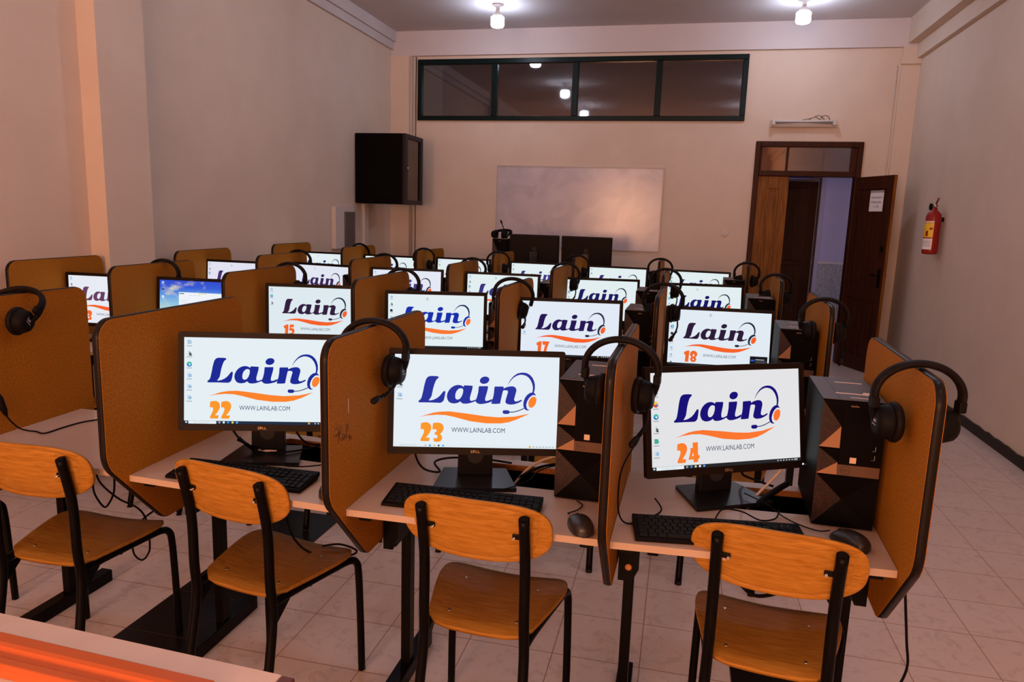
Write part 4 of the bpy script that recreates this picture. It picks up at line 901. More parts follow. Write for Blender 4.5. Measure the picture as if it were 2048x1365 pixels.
# ---------------------------------------------------------------- computer towers
TWd, TDp, THt = 0.156, 0.30, 0.357
def make_tower():
    t = empty('computer_tower')
    obj('case', boxb(0.0, TWd, 0.012, TDp, 0.004, THt-0.0012), M['tower'], t, bevel=0.003)
    obj('top_panel', boxb(0.001, TWd-0.001, 0.004, TDp-0.002, THt-0.001, THt+0.001), M['towertop'], t)
    # faceted front: two columns, left one with triangular facets
    bm = B(); c = 0.052   # column split
    def tri(a, b_, cc_, m_): bm.faces.new([bm.verts.new(p) for p in (a, b_, cc_)]).material_index = m_
    F0, Fd = 0.006, -0.004
    z = [THt-0.003, 0.237, 0.150, 0.004]
    # left column, three recessed pyramids with a material per facet (grille on the left slope, pale lower facets)
    def cell(x0, x1, z1, z0, apex_x, apex_z, mats_):
        A_ = (x0, Fd, z1); B__ = (x1, Fd, z1); C_ = (x1, Fd, z0); D_ = (x0, Fd, z0); E_ = (apex_x, 0.010, apex_z)
        tri(A_, B__, E_, mats_[0]); tri(B__, C_, E_, mats_[1]); tri(C_, D_, E_, mats_[2]); tri(D_, A_, E_, mats_[3])
    # 0 black, 1 grille, 2 pale facet, 3 bronze band
    def split(x0, x1, z1, z0, pale):
        # upper right triangle dark, left triangle grille, bottom right triangle pale
        mid = (x1, 0.002, z0+(z1-z0)*0.46)
        tri((x0, Fd, z1), (x1, Fd, z1), mid, 0); tri((x0, Fd, z1), mid, (x0, Fd, z0), 1); tri((x0, Fd, z0), mid, (x1, Fd, z0), 2 if pale else 0)
    split(0, c, z[0], z[1]-0.012, True); split(0, c, z[1]-0.014, z[2], True)
    # right column: plain black drive doors
    def quad(x0, x1, z0, z1, y, m_): bm.faces.new([bm.verts.new(p) for p in ((x0, y, z0), (x1, y, z0), (x1, y, z1), (x0, y, z1))]).material_index = m_
    quad(c, TWd, z[2]+0.030, z[0], Fd, 0); quad(c, TWd, z[2], z[2]+0.030, Fd-0.0005, 3)
    # lower half: one large X of facets
    x0, x1, z1, z0 = 0, TWd, z[2], z[3]; e = (0.072, 0.008, 0.078)
    tri((x0, Fd, z1), (x1, Fd, z1), e, 0); tri((x1, Fd, z1), (x1, Fd, z0), e, 0); tri((x1, Fd, z0), (x0, Fd, z0), e, 0); tri((x0, Fd, z0), (x0, Fd, z1), e, 1)
    # rim back to the case
    for a, b_ in (((0, Fd, z0), (0, Fd, z[0])), ((0, Fd, z[0]), (TWd, Fd, z[0])), ((TWd, Fd, z[0]), (TWd, Fd, z0)), ((TWd, Fd, z0), (0, Fd, z0))):
        bm.faces.new([bm.verts.new(p) for p in (a, b_, (b_[0], 0.012, b_[2]), (a[0], 0.012, a[2]))]).material_index = 0
    fr = obj('front_panel', bm, [M['tower'], M['mesh'], M['peach'], M['silver']], t, smooth='keep')
    bm = B(); ringc = (c+0.020, z[2]+0.015); n = 24
    v0 = [bm.verts.new((ringc[0]+0.0125*math.cos(2*math.pi*k/n), Fd-0.001, ringc[1]+0.0125*math.sin(2*math.pi*k/n))) for k in range(n)]
    v1 = [bm.verts.new((ringc[0]+0.0112*math.cos(2*math.pi*k/n), Fd-0.001, ringc[1]+0.0112*math.sin(2*math.pi*k/n))) for k in range(n)]
    for k in range(n): bm.faces.new((v0[k], v0[(k+1) % n], v1[(k+1) % n], v1[k]))
    text(bm, 'DELL', 0.0055, XZ, Fd-0.001, 0, 0.0185, (ringc[0], ringc[1]-0.0028))
    obj('round_maker_mark', bm, M['ink'], fr, smooth='keep')
    bm = B(); text(bm, 'OptiPlex', 0.0045, XZ, Fd-0.0006, 0, 0.020, (c+0.027, THt-0.016)); obj('model_lettering', bm, M['gold'], fr, smooth='keep')
    obj('chip_sticker', boxb(c+0.028, c+0.044, Fd-0.0008, Fd-0.0001, z[2]+0.036, z[2]+0.052), M['sticker'], fr)
    bm = B()
    for zz in (0.225, 0.200): tube(bm, [(0.133, Fd-0.0006, zz), (0.140, Fd-0.0006, zz), (0.140, Fd-0.0006, zz+0.012)], 0.0005, 5)
    obj('port_outline', bm, M['paper'], fr)
    bm = B(); box(bm, c+0.02, TWd-0.012, 0.030, 0.037, THt+0.0011, THt+0.0015, 0); box(bm, c-0.01, TWd-0.045, 0.075, 0.086, THt+0.0011, THt+0.0015, 0); box(bm, c+0.01, TWd-0.02, 0.225, 0.235, THt+0.0011, THt+0.0015, 0)
    prism(bm, [(TWd-0.05, 0.075), (TWd-0.028, 0.068), (TWd-0.018, 0.080), (TWd-0.022, 0.105), (TWd-0.038, 0.105)], XY, THt+0.0015, THt+0.002); obj('paper_label', bm, M['sticker'], t)
    obj('seam', boxb(c-0.010, c-0.0085, 0.006, TDp-0.004, THt+0.001, THt+0.0012), M['ink'], t)
    return t
tower0 = make_tower()
TOW = {24: (2.638, 0.265, -1.8), 23: (1.925, 0.235, -1.0), 22: (1.222, 0.22, 0.0)}
for n in range(1, 19):
    row = ROWOF(n); k = (n-1) % 6+1; x, y, r = div_frame(row, k+1)
    mx_, my_, _z, mr_, _t = SCREENS[n]; xr_ = x-T_-TWd-0.008
    TOW[n] = (xr_, ROWY[row]+{17: 0.175, 18: 0.085, 11: 0.15, 12: 0.07, 6: 0.0, 16: 0.17}.get(n, 0.16), math.degrees(r))
    yr_ = my_+0.268*math.sin(math.radians(mr_))
    if mx_+0.268*math.cos(math.radians(mr_)) > xr_ and TOW[n][1] < yr_+0.06 and TOW[n][1]+0.30 > yr_-0.02: TOW[n] = (TOW[n][0], yr_+0.065, TOW[n][2])
TLAB = {24: 'black computer tower beside the screen numbered 24, paper scraps on top', 23: 'black computer tower between the screen numbered 23 and the divider', 22: 'black computer tower right of the screen numbered 22, hidden by a divider'}
for i, n in enumerate(sorted(TOW, reverse=True)):
    x, y, r = TOW[n]; o = tower0 if i == 0 else copy_tree(tower0)
    o.location = (x, y, DESK_Z+0.0005); o.rotation_euler = (0, 0, math.radians(r))
    row = ROWOF(n); k = (n-1) % 6
    lab = TLAB.get(n) or 'black computer tower right of %s in the %s' % ({14: 'the blue-sky screen', 15: 'screen 15', 17: 'screen 17', 18: 'screen 18'}.get(n, 'the %s screen' % ordn[k]), ROWNAME[row])
    tag(o, lab, 'computer', 'computer towers of the '+ROWNAME[row])

# ---------------------------------------------------------------- headsets
def make_headset(mic_side=1, mic_ang=35, mic=True, swing=0, cup_turn=(0, 0)):
    """hangs on an edge: inner top of the band at the origin, band in the XZ plane, cups at either side"""
    t = empty('headset')
    R = 0.098; bm = B(); pts = []
    for k in range(17):
        a = math.radians(-8+196*k/16); pts.append((R*1.02*math.cos(a), 0, R*0.80*math.sin(a)-R*0.80+0.0045))
    tube(bm, pts, 0.0160, 12, sub=2, flat=0.58, side=(0, 1, 0))
    band = obj('headband', bm, M['foam'], t, smooth=True)
    for s in (-1, 1):
        x0 = s*R*1.0; z0 = -R*0.80-0.010
        obj('slider', boxb(min(x0-0.009, x0+0.009), x0+0.009, -0.016, 0.016, z0-0.020, z0+0.008), M['rubber'], t, bevel=0.004)
        bm = B(); n = 14; pp = [Vector((x0*(1-0.002*k)-s*0.010*(k/n)**1.5, 0.010, z0-0.018-0.040*k/n)) for k in range(n+1)]
        fine = []; rr = []
        for i in range(n*4+1):
            u = i/4; a = int(min(u, n-1)); q = pp[a].lerp(pp[a+1], u-a); fine.append(q); rr.append(0.0062+0.0022*(1 if i % 4 < 2 else 0))
        tube(bm, fine, 0.006, 10, rads=rr); obj('ribbed_sleeve', bm, M['rubber'], t)
        # ear cup: axis along x
        cz = z0-0.054; cx = s*0.062
        e = empty('ear_cup_pivot', (0, 0, 0)); bpy.data.objects.remove(e)
        bm = B(); 
        prof = [(0.020, s*0.030), (0.030, s*0.029), (0.037, s*0.022), (0.041, s*0.010), (0.043, s*0.0), (0.043, -s*0.004)]
        lathe(bm, [(0.004, s*0.0305)]+prof, c=(cx, 0, cz), axis='x', n=32)
        cup = obj('ear_cup', bm, M['rubber'], t)
        bm = B(); lathe(bm, [(0.044, -s*0.0045), (0.049, -s*0.008), (0.050, -s*0.016), (0.045, -s*0.023), (0.030, -s*0.025), (0.024, -s*0.012), (0.004, -s*0.010)], c=(cx, 0, cz), axis='x', n=32)
        obj('ear_pad', bm, M['foam'], cup)
        bm = B(); f_ = (lambda a, b_, h: (cx+h, -s*a*-1.0, cz+b_)) if s < 0 else (lambda a, b_, h: (cx+h, a, cz+b_))
        if s < 0: f_ = lambda a, b_, h: (cx+h, -a, cz+b_)
        text(bm, 'Lain', 0.011, f_, s*0.0310, 0, 0.024, (0.0, -0.001)); flatpoly(bm, [(-0.012, -0.006), (0.012, -0.007), (0.012, -0.0085), (-0.012, -0.0075)], f_, s*0.0310)
        obj('cup_lettering', bm, M['paper'], cup, smooth='keep')
        if mic and s == mic_side:
            a = math.radians(mic_ang); dx, dz = -math.sin(a), -math.cos(a)
            if mic_ang > 90: pass
            st = Vector((cx+s*0.012, 0.0, cz-0.01)); 
            p1 = st+Vector((s*0.010, dx*0.060, dz*0.050)); p2 = st+Vector((s*0.004, dx*0.115, dz*0.092+0.004)); p3 = st+Vector((-s*0.004, dx*0.160, dz*0.115+0.010))
            bm = B(); tube(bm, [st, p1, p2, p3], 0.0042, 8, sub=5); bo = obj('microphone_boom', bm, M['rubber'], cup)
            d = (p3-p2).normalized(); bm = B(); tube(bm, [p3-d*0.012, p3, p3+d*0.014, p3+d*0.028, p3+d*0.034], 0.009, 12, rads=[0.0055, 0.0085, 0.0095, 0.0090, 0.0045]); obj('microphone_tip', bm, M['foam'], bo)
            bm = B(); tube(bm, [p2-d*0.012, p2+d*0.016], 0.006, 10); obj('boom_sleeve', bm, M['rubber'], bo)
    return t
hs_protos = {}
def headset(row, k, ly, turn, mic_side, mic_ang, label, mic=True, roll=0.0, zoff=0.0, pitch=0.0):
    key = (mic_side, mic_ang, mic)
    if key not in hs_protos: hs_protos[key] = make_headset(mic_side, mic_ang, mic); o = hs_protos[key]
    else: o = copy_tree(hs_protos[key])
    p = on_div(row, k, -T_/2, ly, ZT+0.0095+zoff); x, y, r = div_frame(row, k)
    o.location = p; o.rotation_euler = (math.radians(pitch), math.radians(roll), r+math.radians(turn))
    tag(o, label, 'headset', 'headsets hung on the dividers of the '+ROWNAME[row]); return o
def dl(row, k, ywc): return ywc-ROWY[row]-DOFF[row][k][1]
HS = [
 (4, 3, 0.34, 8, 1, 35, 'black headset on the divider at the far left of the nearest row', False, 0, -48),
 (4, 5, 0.215, 3, 1, 66, 'black headset on the scribbled divider between screens 22 and 23', True, 0),
 (4, 6, 0.168, -6, 1, 38, 'black headset hung over the divider between screens 23 and 24', True, 0),
 (4, 7, 0.08, 8, 1, 20, 'black headset nearest the camera, on the right end divider beside screen 24', False, 0),
 (3, 2, 1.85-1.513, 0, -1, 35, 'black headset behind the blue-sky screen, only its band showing above the divider', False, 0),
 (3, 3, 2.07-1.513, 4, -1, 35, 'black headset on the divider left of screen 15', False, 0),
 (3, 4, 2.05-1.513, 0, -1, 35, 'black headset on the divider between screens 15 and 16', False, 0),
 (3, 5, 1.80-1.513, 20, 1, 60, 'black headset lying askew across the divider left of screen 17, microphone raised', True, 14),
 (3, 6, 1.98-1.513, -8, 1, 20, 'black headset on the divider between screens 17 and 18', True, 0),
 (3, 7, 1.63-1.513, 10, 1, 20, 'black headset on the right end divider of the second row', True, 0),
 (2, 2, 3.35-2.846, 0, -1, 35, 'black headset on the second divider from the left in the third row', False, 0),
 (2, 3, 3.36-2.846, 0, -1, 35, 'black headset on the third divider from the left in the third row', False, 0),
 (2, 4, 3.34-2.846, 0, -1, 35, 'black headset on the fourth divider from the left in the third row', False, 0),
 (2, 5, 3.27-2.846, 0, 1, 30, 'black headset with its boom down on the fifth divider of the third row', True, 0),
 (2, 6, 3.15-2.846, -5, 1, 25, 'black headset on the edge-on divider of the third row, in front of the whiteboard corner', True, 0),
 (2, 7, 3.12-2.846, 10, -1, 15, 'black headset on the right end divider of the third row', False, 0),
 (1, 2, 4.68-4.332, 60, -1, 35, 'black headset bunched on the second divider from the left in the farthest row', False, 20),
 (1, 3, 4.44-4.332, 0, 1, 25, 'black headset on the third divider from the left in the farthest row', True, 0),
 (1, 4, 4.42-4.332, 5, 1, 65, 'black headset with its boom out on the fourth divider of the farthest row', True, 0),
 (1, 5, 4.42-4.332, 5, 1, 20, 'black headset below the right black monitor back, farthest row', True, 0),
 (1, 6, 4.45-4.332, 8, -1, 25, 'black headset on the edge-on divider of the farthest row', True, 0),
 (1, 7, 4.40-4.332, 10, 1, 25, 'black headset on the right end divider of the farthest row, before the pale door leaf', False, 0)]
for h_ in HS: headset(*h_[:9], 0.0, h_[9] if len(h_) > 9 else 0.0)

# ---------------------------------------------------------------- keyboards, mice
KROWS = [(0.118, [1]+[0]*1+[1]*4+[-.5]+[1]*4+[-.5]+[1]*4+[-.25]+[1]*3)]
def make_keyboard():
    t = empty('keyboard'); W_, D_ = 0.442, 0.128
    bm = B(); prism(bm, [(0, 0.0), (0, 0.006), (0.004, 0.010), (D_-0.006, 0.023), (D_, 0.022), (D_, 0.010), (D_-0.02, 0.0)], YZ, -W_/2, W_/2)
    body = obj('body', bm, M['key'], t, bevel=0.002)
    u = 0.01905; x0 = -W_/2+0.010; slope = (0.023-0.010)/(D_-0.010)
    keyme = {}
    def key(x, y, w, d=1.0):
        k_ = (round(w, 3), round(d, 3))
        if k_ not in keyme:
            bm = B(); wx, wy = w*u/2-0.0011, d*u*0.95/2-0.0011
            a = [bm.verts.new(p) for p in ((-wx, -wy, 0), (wx, -wy, 0), (wx, wy, 0), (-wx, wy, 0))]; i_ = 0.0012
            b_ = [bm.verts.new(p) for p in ((-wx+i_, -wy+i_, 0.0028), (wx-i_, -wy+i_, 0.0028), (wx-i_, wy-i_, 0.0028), (-wx+i_, wy-i_, 0.0028))]
            bm.faces.new(b_)
            for q in range(4): bm.faces.new((a[q], a[(q+1) % 4], b_[(q+1) % 4], b_[q]))
            me = bpy.data.meshes.new('key'); bm.to_mesh(me); bm.free(); me.materials.append(M['keycap']); keyme[k_] = me
        o = bpy.data.objects.new('key', keyme[k_]); COL.objects.link(o); o.parent = t
        yy = 0.010+y; o.location = (x0+x+w*u/2, yy, 0.0106+(yy-0.004)*slope); o.rotation_euler = (math.atan(slope), 0, 0)
    dy = u*0.95
    rows_ = [(0, [1.25, 1.25, 1.25, 5.75, 1.25, 1.25, 1.25, 1.25-0.5+0.25]), (1, [1.25, 1]+[1]*10+[2.75]), (2, [1.75]+[1]*12+[0.75+0.25]), (3, [1.5]+[1]*12+[1.5]), (4, [1]*13+[2])]
    for r_, ws in rows_:
        x = 0
        for w in ws: key(x, r_*dy+dy/2, w); x += w*u
    x = 0
    for w in [1, -0.6]+[1]*4+[-0.4]+[1]*4+[-0.4]+[1]*4:
        if w > 0: key(x, 5*dy+dy/2, w, 0.8); x += w*u
        else: x += -w*u
    for c in range(3):
        xx = (15.25+c)*u
        key(xx, 3*dy+dy/2, 1); key(xx, 4*dy+dy/2, 1); key(xx, 0*dy+dy/2, 1); key(xx, 5*dy+dy/2, 1, 0.8)
    key(16.25*u, dy+dy/2, 1)
    for c in range(3):
        for r_ in (1, 2, 3, 4): key((18.5+c)*u, r_*dy+dy/2, 1)
    key(18.5*u, dy/2, 2); key(20.5*u, dy/2, 1); key(21.5*u, dy, 1, 2); key(21.5*u, 3*dy, 1, 2); key(21.5*u, 4*dy+dy/2, 1)
    bm = B()
    for x_ in (0.40, 0.415): box(bm, x0+x_-0.016, x0+x_-0.0145, 5.5*dy+0.008, 5.5*dy+0.0095, 0.0215, 0.0222)
    obj('status_light', bm, M['paper'], t)
    return t
M['keycap'] = mat('key_cap', (0.008, 0.006, 0.006), 0.5, spec=0.08)
kb0 = make_keyboard()
KB = {24: (2.395, 0.040, 8.5, 'black keyboard in front of the screen numbered 24'), 23: (1.690, 0.035, 2.8, 'black keyboard in front of the screen numbered 23'), 22: (0.992, 0.028, 1.5, 'black keyboard in front of the screen numbered 22')}
for i, n in enumerate((24, 23, 22)):
    x, y, r, lab = KB[n]; o = kb0 if i == 0 else copy_tree(kb0)
    o.location = (x, y, DESK_Z+0.0005); o.rotation_euler = (0, 0, math.radians(r)); tag(o, lab, 'keyboard', 'keyboards of the nearest row')
def make_mouse():
    t = empty('computer_mouse'); bm = B(); nu, nv = 20, 12; g = []
    for i in range(nu+1):
        v = -1+2*i/nu; row = []
        for j in range(nv+1):
            u_ = -1+2*j/nv; wdt = 0.031*(1-abs(v)**3.2)**0.45*(1-0.10*(v > 0)*v)
            x = wdt*math.sin(u_*math.pi/2); hgt = 0.036*max(0.0, 1-abs(v+0.12)**2.4/1.25)**0.7
            row.append(bm.verts.new((x, v*0.056, 0.004+hgt*max(0, math.cos(u_*math.pi/2))**0.55)))
        g.append(row)
    for a, b_ in zip(g, g[1:]):
        for j in range(nv): bm.faces.new((a[j], a[j+1], b_[j+1], b_[j])).smooth = True
    bmesh.ops.remove_doubles(bm, verts=bm.verts, dist=1e-5)
    o = obj('shell', bm, mat('mouse_plastic', (0.018, 0.014, 0.013), 0.38), t, smooth=True)
    bm = B(); prism(bm, [(0.028*math.cos(2*math.pi*k/24)*1.0, 0.052*math.sin(2*math.pi*k/24)) for k in range(24)], XY, 0.0, 0.006); obj('base', bm, M['rubber'], t)
    bm = B(); lathe(bm, [(0.006, -0.004), (0.009, -0.003), (0.009, 0.003), (0.006, 0.004)], c=(0, 0.030, 0.024), axis='x', n=16); obj('scroll_wheel', bm, M['rubber'], t)
    return t
m0 = make_mouse()
for i, (x, y, r, lab) in enumerate(((2.715, 0.150, 38, 'black computer mouse right of the keyboard, in front of the tower by screen 24'), (2.030, 0.035, 24, 'black computer mouse right of the keyboard of screen 23'), (1.300, 0.060, 12, 'black computer mouse half hidden by the scribbled divider, right of the keyboard of screen 22'))):
    o = m0 if i == 0 else copy_tree(m0); o.location = (x, y, DESK_Z+0.0005); o.rotation_euler = (0, 0, math.radians(r)); tag(o, lab, 'mouse', 'mice of the nearest row')

# ---------------------------------------------------------------- teacher's desk
t = empty('teacher_desk', (0.90, 5.55, 0), 0, 'long beige desk before the whiteboard carrying two monitors seen from behind', 'desk')
obj('desk_top', boxb(-0.72, 0.85, 0, 0.62, 0.73, 0.75), M['laminate'], t, bevel=0.002)
obj('front_panel', boxb(-0.68, 0.81, 0.03, 0.045, 0.25, 0.73), M['laminate'], t)
for s_ in (-0.69, 0.78):
    obj('leg', boxb(s_, s_+0.04, 0.05, 0.58, 0, 0.73), M['steel'], t)
def back_monitor(x, y, r, lab):
    o = empty('monitor', (x, y, DESK_Z), math.radians(180+r), lab, 'monitor', 'monitors on the teacher desk')
    zc_ = 0.33; bm = monitor_case(o); case = obj('bezel', bm, M['bezel'], o, bevel=0.0012, seg=1); case.location = (0, 0, zc_); case.rotation_euler = (-math.radians(4), 0, 0)
    bm = B(); box(bm, -SW/2, SW/2, 0.0002, 0.016, 0, SH); box(bm, -SW/2-0.012, SW/2+0.012, 0.016, 0.034, -0.016, SH+0.012); obj('back_shell', bm, M['bezel'], case, bevel=0.006)
    bm = B(); n = 28
    v0 = [bm.verts.new((0.020*math.cos(2*math.pi*k/n), 0.0348, 0.15+0.020*math.sin(2*math.pi*k/n))) for k in range(n)]; v1 = [bm.verts.new((0.0175*math.cos(2*math.pi*k/n), 0.0348, 0.15+0.0175*math.sin(2*math.pi*k/n))) for k in range(n)]
    for k in range(n): bm.faces.new((v0[k], v0[(k+1) % n], v1[(k+1) % n], v1[k]))
    text(bm, 'DELL', 0.009, lambda a, b_, h: (-a, h, b_), 0.0349, 0, 0.028, (0, 0.1455)); obj('round_maker_mark', bm, mat('grey_mark', (0.12, 0.09, 0.09), 0.4), case, smooth='keep')
    obj('stand_column', boxb(-0.045, 0.045, 0.045, 0.075, 0.012, zc_+0.12), M['stand'], o, bevel=0.004); obj('stand_base', boxb(-0.12, 0.12, -0.04, 0.14, 0.0005, 0.012), M['stand'], o, bevel=0.003)
    return o
back_monitor(0.713, 5.80, 2, 'black monitor seen from behind, left one on the teacher desk'); back_monitor(1.273, 5.78, -3, 'black monitor seen from behind, right one on the teacher desk')
o = copy_tree(tower0); o.location = (0.285, 5.66, DESK_Z+0.0005); o.rotation_euler = (0, 0, 0)
o.scale = (1.0, 1.0, 1.6); o.name = 'computer_tower'; tag(o, 'tall dark computer tower on the teacher desk left of the black monitor backs', 'computer'); o['group'] = 'equipment on the teacher desk'
hs = copy_tree(hs_protos[(1, 65, True)]); hs.location = (0.37, 5.90, DESK_Z+THt*1.6+0.086); hs.rotation_euler = (math.radians(-72), 0, math.radians(-15)); tag(hs, 'black headset lying on the teacher computer tower, microphone pointing up', 'headset', 'equipment on the teacher desk')

# ---------------------------------------------------------------- cables
def cord(name, label, pts, r=0.0028, cat='cable', m='rubber', sub=6):
    bm = B(); tube(bm, pts, r, 8, sub=sub); o = obj(name, bm, M[m], None); return tag(o, label, cat)
dz = DESK_Z+0.0035
c = cord('headset_cable', 'black headset cable with inline control lying across the desk without a monitor',
  [(-0.012, 0.20, 1.10), (-0.014, 0.19, 0.98), (-0.012, 0.188, 0.90), (-0.008, 0.20, 0.83), (0.0, 0.235, dz+0.02), (0.01, 0.262, dz), (0.05, 0.262, dz), (0.095, 0.256, dz), (0.098, 0.34, dz), (0.112, 0.415, dz), (0.16, 0.48, dz), (0.20, 0.50, dz)])
bm = B(); tube(bm, [(-0.012, 0.187, 0.905), (-0.011, 0.190, 0.885), (-0.009, 0.198, 0.845), (-0.008, 0.206, 0.82)], 0.009, 10, rads=[0.003, 0.010, 0.011, 0.004], sub=4); obj('inline_control', bm, M['rubber'], c)
def behind(n, lx, ly, z): # point in a monitor's frame
    x, y, _, r, ti = SCREENS[n]; a = math.radians(r); return (x+lx*math.cos(a)-ly*math.sin(a), y+lx*math.sin(a)+ly*math.cos(a), z)
d = dz
c = cord('monitor_cable', 'black display cable with a pale tag looping over the stand of screen 22', [behind(22, -0.13, 0.05, 0.90), behind(22, -0.11, 0.055, 0.83), behind(22, -0.07, 0.05, 0.785), behind(22, -0.03, 0.035, 0.771), behind(22, 0.06, 0.03, 0.768), behind(22, 0.13, 0.07, 0.768), behind(22, 0.22, 0.12, 0.78), behind(22, 0.25, 0.20, 0.76)], 0.0036)
p_ = [behind(22, -0.025, 0.035, 0.772), behind(22, 0.0, 0.031, 0.7705), behind(22, 0.035, 0.030, 0.770)]
bm = B(); tube(bm, p_, 0.0046, 8); obj('tag', bm, M['sticker'], c)
bm = B(); tube(bm, [behind(22, -0.095, 0.053, 0.805), behind(22, -0.04, 0.041, 0.773)], 0.009, 8); obj('plug', bm, M['rubber'], c)
cord('power_cable', 'black power cable dropping behind the right of screen 22 stand', [behind(22, 0.08, 0.05, 0.90), behind(22, 0.09, 0.055, 0.84), behind(22, 0.12, 0.07, 0.79), behind(22, 0.16, 0.10, 0.772), behind(22, 0.19, 0.12, 0.766)], 0.0034)
cord('keyboard_cable', 'thin black keyboard cable curling from the keyboard of screen 22', [(1.00, 0.162, 0.772), (1.03, 0.20, 0.768), (1.09, 0.19, 0.766), (1.16, 0.24, 0.760), (1.22, 0.34, 0.756), (1.26, 0.42, 0.74)], 0.0022)
cord('network_cable', 'beige network cable behind the scribbled divider on the desk of screen 22', [(1.18, 0.30, 0.70), (1.20, 0.335, 0.745), (1.24, 0.39, 0.775), (1.31, 0.45, 0.765), (1.345, 0.52, 0.756)], 0.0034, m='sticker')
cord('monitor_cable', 'black display cable looped on the desk left of the stand of screen 23', [behind(23, -0.19, 0.04, 0.90), behind(23, -0.185, 0.06, 0.82), behind(23, -0.16, 0.075, 0.772), behind(23, -0.11, 0.07, 0.765), behind(23, -0.13, 0.13, 0.775), behind(23, -0.08, 0.16, 0.78), behind(23, 0.02, 0.17, 0.775), behind(23, 0.12, 0.16, 0.765)], 0.0034)
cord('keyboard_cable', 'thin black keyboard cable beside the stand of screen 23', [(1.70, 0.162, 0.772), (1.745, 0.19, 0.766), (1.79, 0.23, 0.765), (1.835, 0.30, 0.768), (1.85, 0.37, 0.775), (1.90, 0.42, 0.782), (1.96, 0.47, 0.77)], 0.0020)
cord('network_cable', 'beige network cable lying over the desk opening between screen 23 and its tower', [(1.76, 0.40, 0.70), (1.80, 0.43, 0.752), (1.85, 0.47, 0.78), (1.92, 0.52, 0.79), (1.93, 0.60, 0.75)], 0.0042, m='sticker')
cord('power_cable', 'black power cable lying across the desk opening behind screen 23', [(1.78, 0.40, 0.735), (1.84, 0.43, 0.765), (1.90, 0.46, 0.775), (1.95, 0.50, 0.775), (1.97, 0.55, 0.772)], 0.0045)
def mouse_cord(pts, lab): cord('mouse_cable', lab, pts, 0.0018)
mouse_cord([(1.992, 0.088, 0.768), (1.985, 0.118, 0.757), (2.005, 0.15, 0.755), (2.015, 0.19, 0.755), (1.995, 0.215, 0.756)], 'mouse cable of the mouse beside screen 23')
mouse_cord([(2.676, 0.196, 0.766), (2.65, 0.205, 0.757), (2.61, 0.23, 0.756), (2.57, 0.27, 0.758), (2.53, 0.32, 0.770), (2.47, 0.38, 0.775)], 'mouse cable running from the mouse by screen 24 behind its stand')
cord('keyboard_cable', 'thin black keyboard cable arching behind the keyboard of screen 24', [(2.38, 0.170, 0.772), (2.40, 0.205, 0.786), (2.45, 0.215, 0.782), (2.50, 0.21, 0.765), (2.545, 0.255, 0.757), (2.56, 0.30, 0.765)], 0.0022)
cord('monitor_cable', 'black display cable hanging behind the stand of screen 24', [behind(24, 0.10, 0.05, 0.89), behind(24, 0.105, 0.06, 0.83), behind(24, 0.12, 0.10, 0.79), behind(24, 0.17, 0.09, 0.768), behind(24, 0.20, 0.05, 0.762)], 0.0038)
cord('headset_cable', 'black headset cable hanging down the divider between screens 23 and 24', [(2.145, 0.22, 0.93), (2.125, 0.14, 0.90), (2.120, 0.10, 0.86), (2.125, 0.085, 0.79), (2.150, 0.10, 0.7555), (2.20, 0.15, 0.756), (2.235, 0.21, 0.760), (2.215, 0.255, 0.775)], 0.0024)
cord('network_cable', 'beige network cable rising from the desk opening behind screen 24', [(2.47, 0.36, 0.70), (2.50, 0.40, 0.752), (2.55, 0.46, 0.79), (2.59, 0.50, 0.83), (2.625, 0.60, 0.86)], 0.0042, m='sticker')
c = cord('power_cable', 'thick black bundled power cable right of the stand of screen 24', [(2.50, 0.34, 0.752), (2.53, 0.385, 0.765), (2.57, 0.43, 0.78), (2.60, 0.46, 0.79)], 0.009)
cord('floor_cable', 'black cable hanging under the right desk end, nearer the chair', [(2.66, 0.33, 0.60), (2.72, 0.34, 0.50), (2.775, 0.36, 0.40), (2.79, 0.40, 0.30), (2.775, 0.42, 0.18), (2.77, 0.43, 0.06), (2.76, 0.35, 0.004), (2.74, 0.1, 0.003)], 0.0035)
cord('floor_cable', 'black cable hanging from the right end divider and curling along the floor', [(2.86, 0.16, 0.66), (2.885, 0.17, 0.50), (2.905, 0.20, 0.40), (2.905, 0.28, 0.27), (2.87, 0.34, 0.16), (2.84, 0.38, 0.08), (2.82, 0.36, 0.02), (2.80, 0.22, 0.004), (2.79, 0.0, 0.003)], 0.0035)
cord('hanging_cable', 'looped black cable hanging under the desk without a monitor', [(0.10, 0.42, 0.598), (0.118, 0.425, 0.54), (0.125, 0.42, 0.475), (0.159, 0.42, 0.425), (0.182, 0.42, 0.428), (0.215, 0.42, 0.486), (0.225, 0.42, 0.56), (0.255, 0.42, 0.53), (0.30, 0.42, 0.525), (0.37, 0.42, 0.535), (0.42, 0.42, 0.598)], 0.0038)
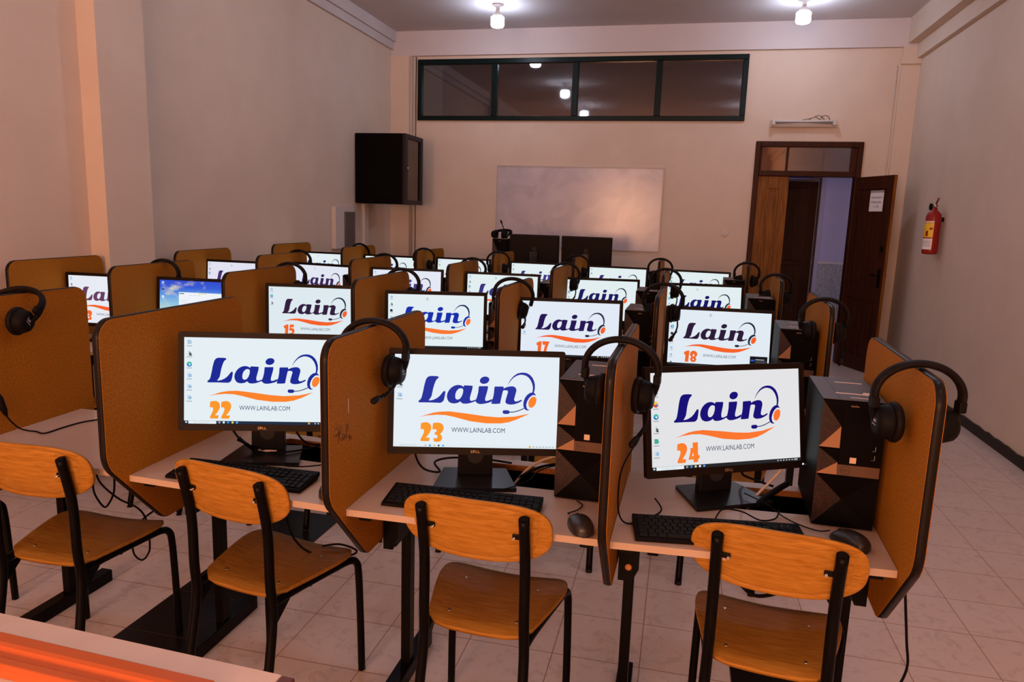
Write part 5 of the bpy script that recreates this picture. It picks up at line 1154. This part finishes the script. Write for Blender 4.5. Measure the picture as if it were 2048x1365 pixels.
cord('hanging_cable', 'black cable sagging below the desk without a monitor down to a teardrop loop', [(0.12, 0.435, 0.598), (0.137, 0.435, 0.516), (0.218, 0.435, 0.456), (0.304, 0.435, 0.427), (0.345, 0.43, 0.38), (0.352, 0.43, 0.293), (0.343, 0.43, 0.251), (0.312, 0.43, 0.22), (0.278, 0.43, 0.242), (0.278, 0.43, 0.303), (0.31, 0.43, 0.37), (0.38, 0.44, 0.43), (0.46, 0.44, 0.47), (0.54, 0.44, 0.597)], 0.0036)
cord('hanging_cable', 'black cable drooping under the desk of screen 22', [(1.05, 0.22, 0.60), (1.07, 0.24, 0.50), (1.12, 0.27, 0.44), (1.22, 0.30, 0.43), (1.26, 0.31, 0.45), (1.20, 0.31, 0.465), (1.14, 0.30, 0.455)], 0.0034)
cord('hanging_cable', 'thick black cables sagging from the front of the desk of screen 24', [(2.36, 0.06, 0.729), (2.39, 0.07, 0.70), (2.44, 0.08, 0.645), (2.50, 0.10, 0.60), (2.60, 0.16, 0.62), (2.66, 0.28, 0.66)], 0.005)

# ---------------------------------------------------------------- table in the foreground
_a = -0.036; _c, _s = math.cos(_a), math.sin(_a); FX, FY = 1.632-(1.232*_c-0.478*_s), -0.722-(1.232*_s+0.478*_c)
t = empty('foreground_table', (FX, FY, 0), _a, 'cream-topped table in the bottom left foreground with a brown end strip', 'table')
obj('table_top', prism(B(), [(-1.6, -0.15), (1.205, -0.15), (1.205, 0.478), (-1.6, 0.478)], XY, 0.722, 0.75), M['cream'], t, bevel=0.002)
obj('end_strip', boxb(1.206, 1.232, -0.15, 0.478, 0.722, 0.75), M['brown'], t, bevel=0.003)
for x_ in (-1.5, 1.10):
    for y_ in (-0.10, 0.40): obj('leg', boxb(x_, x_+0.03, y_, y_+0.03, 0, 0.722), M['steel'], t)
t = empty('orange_rail', (FX, FY, 0.75), _a, 'glossy orange moulded plastic rail lying on the cream foreground table', 'rail')
prof = [(0.409, 0.0), (0.411, 0.014), (0.405, 0.020), (0.380, 0.022), (0.372, 0.020), (0.366, 0.013), (0.356, 0.013), (0.348, 0.018), (0.333, 0.019), (0.326, 0.012), (0.322, 0.0)]
obj('moulding', prism(B(), [(a, b_) for a, b_ in prof], YZ, -1.6, 1.12), M['orange'], t, bevel=0.002, seg=3)
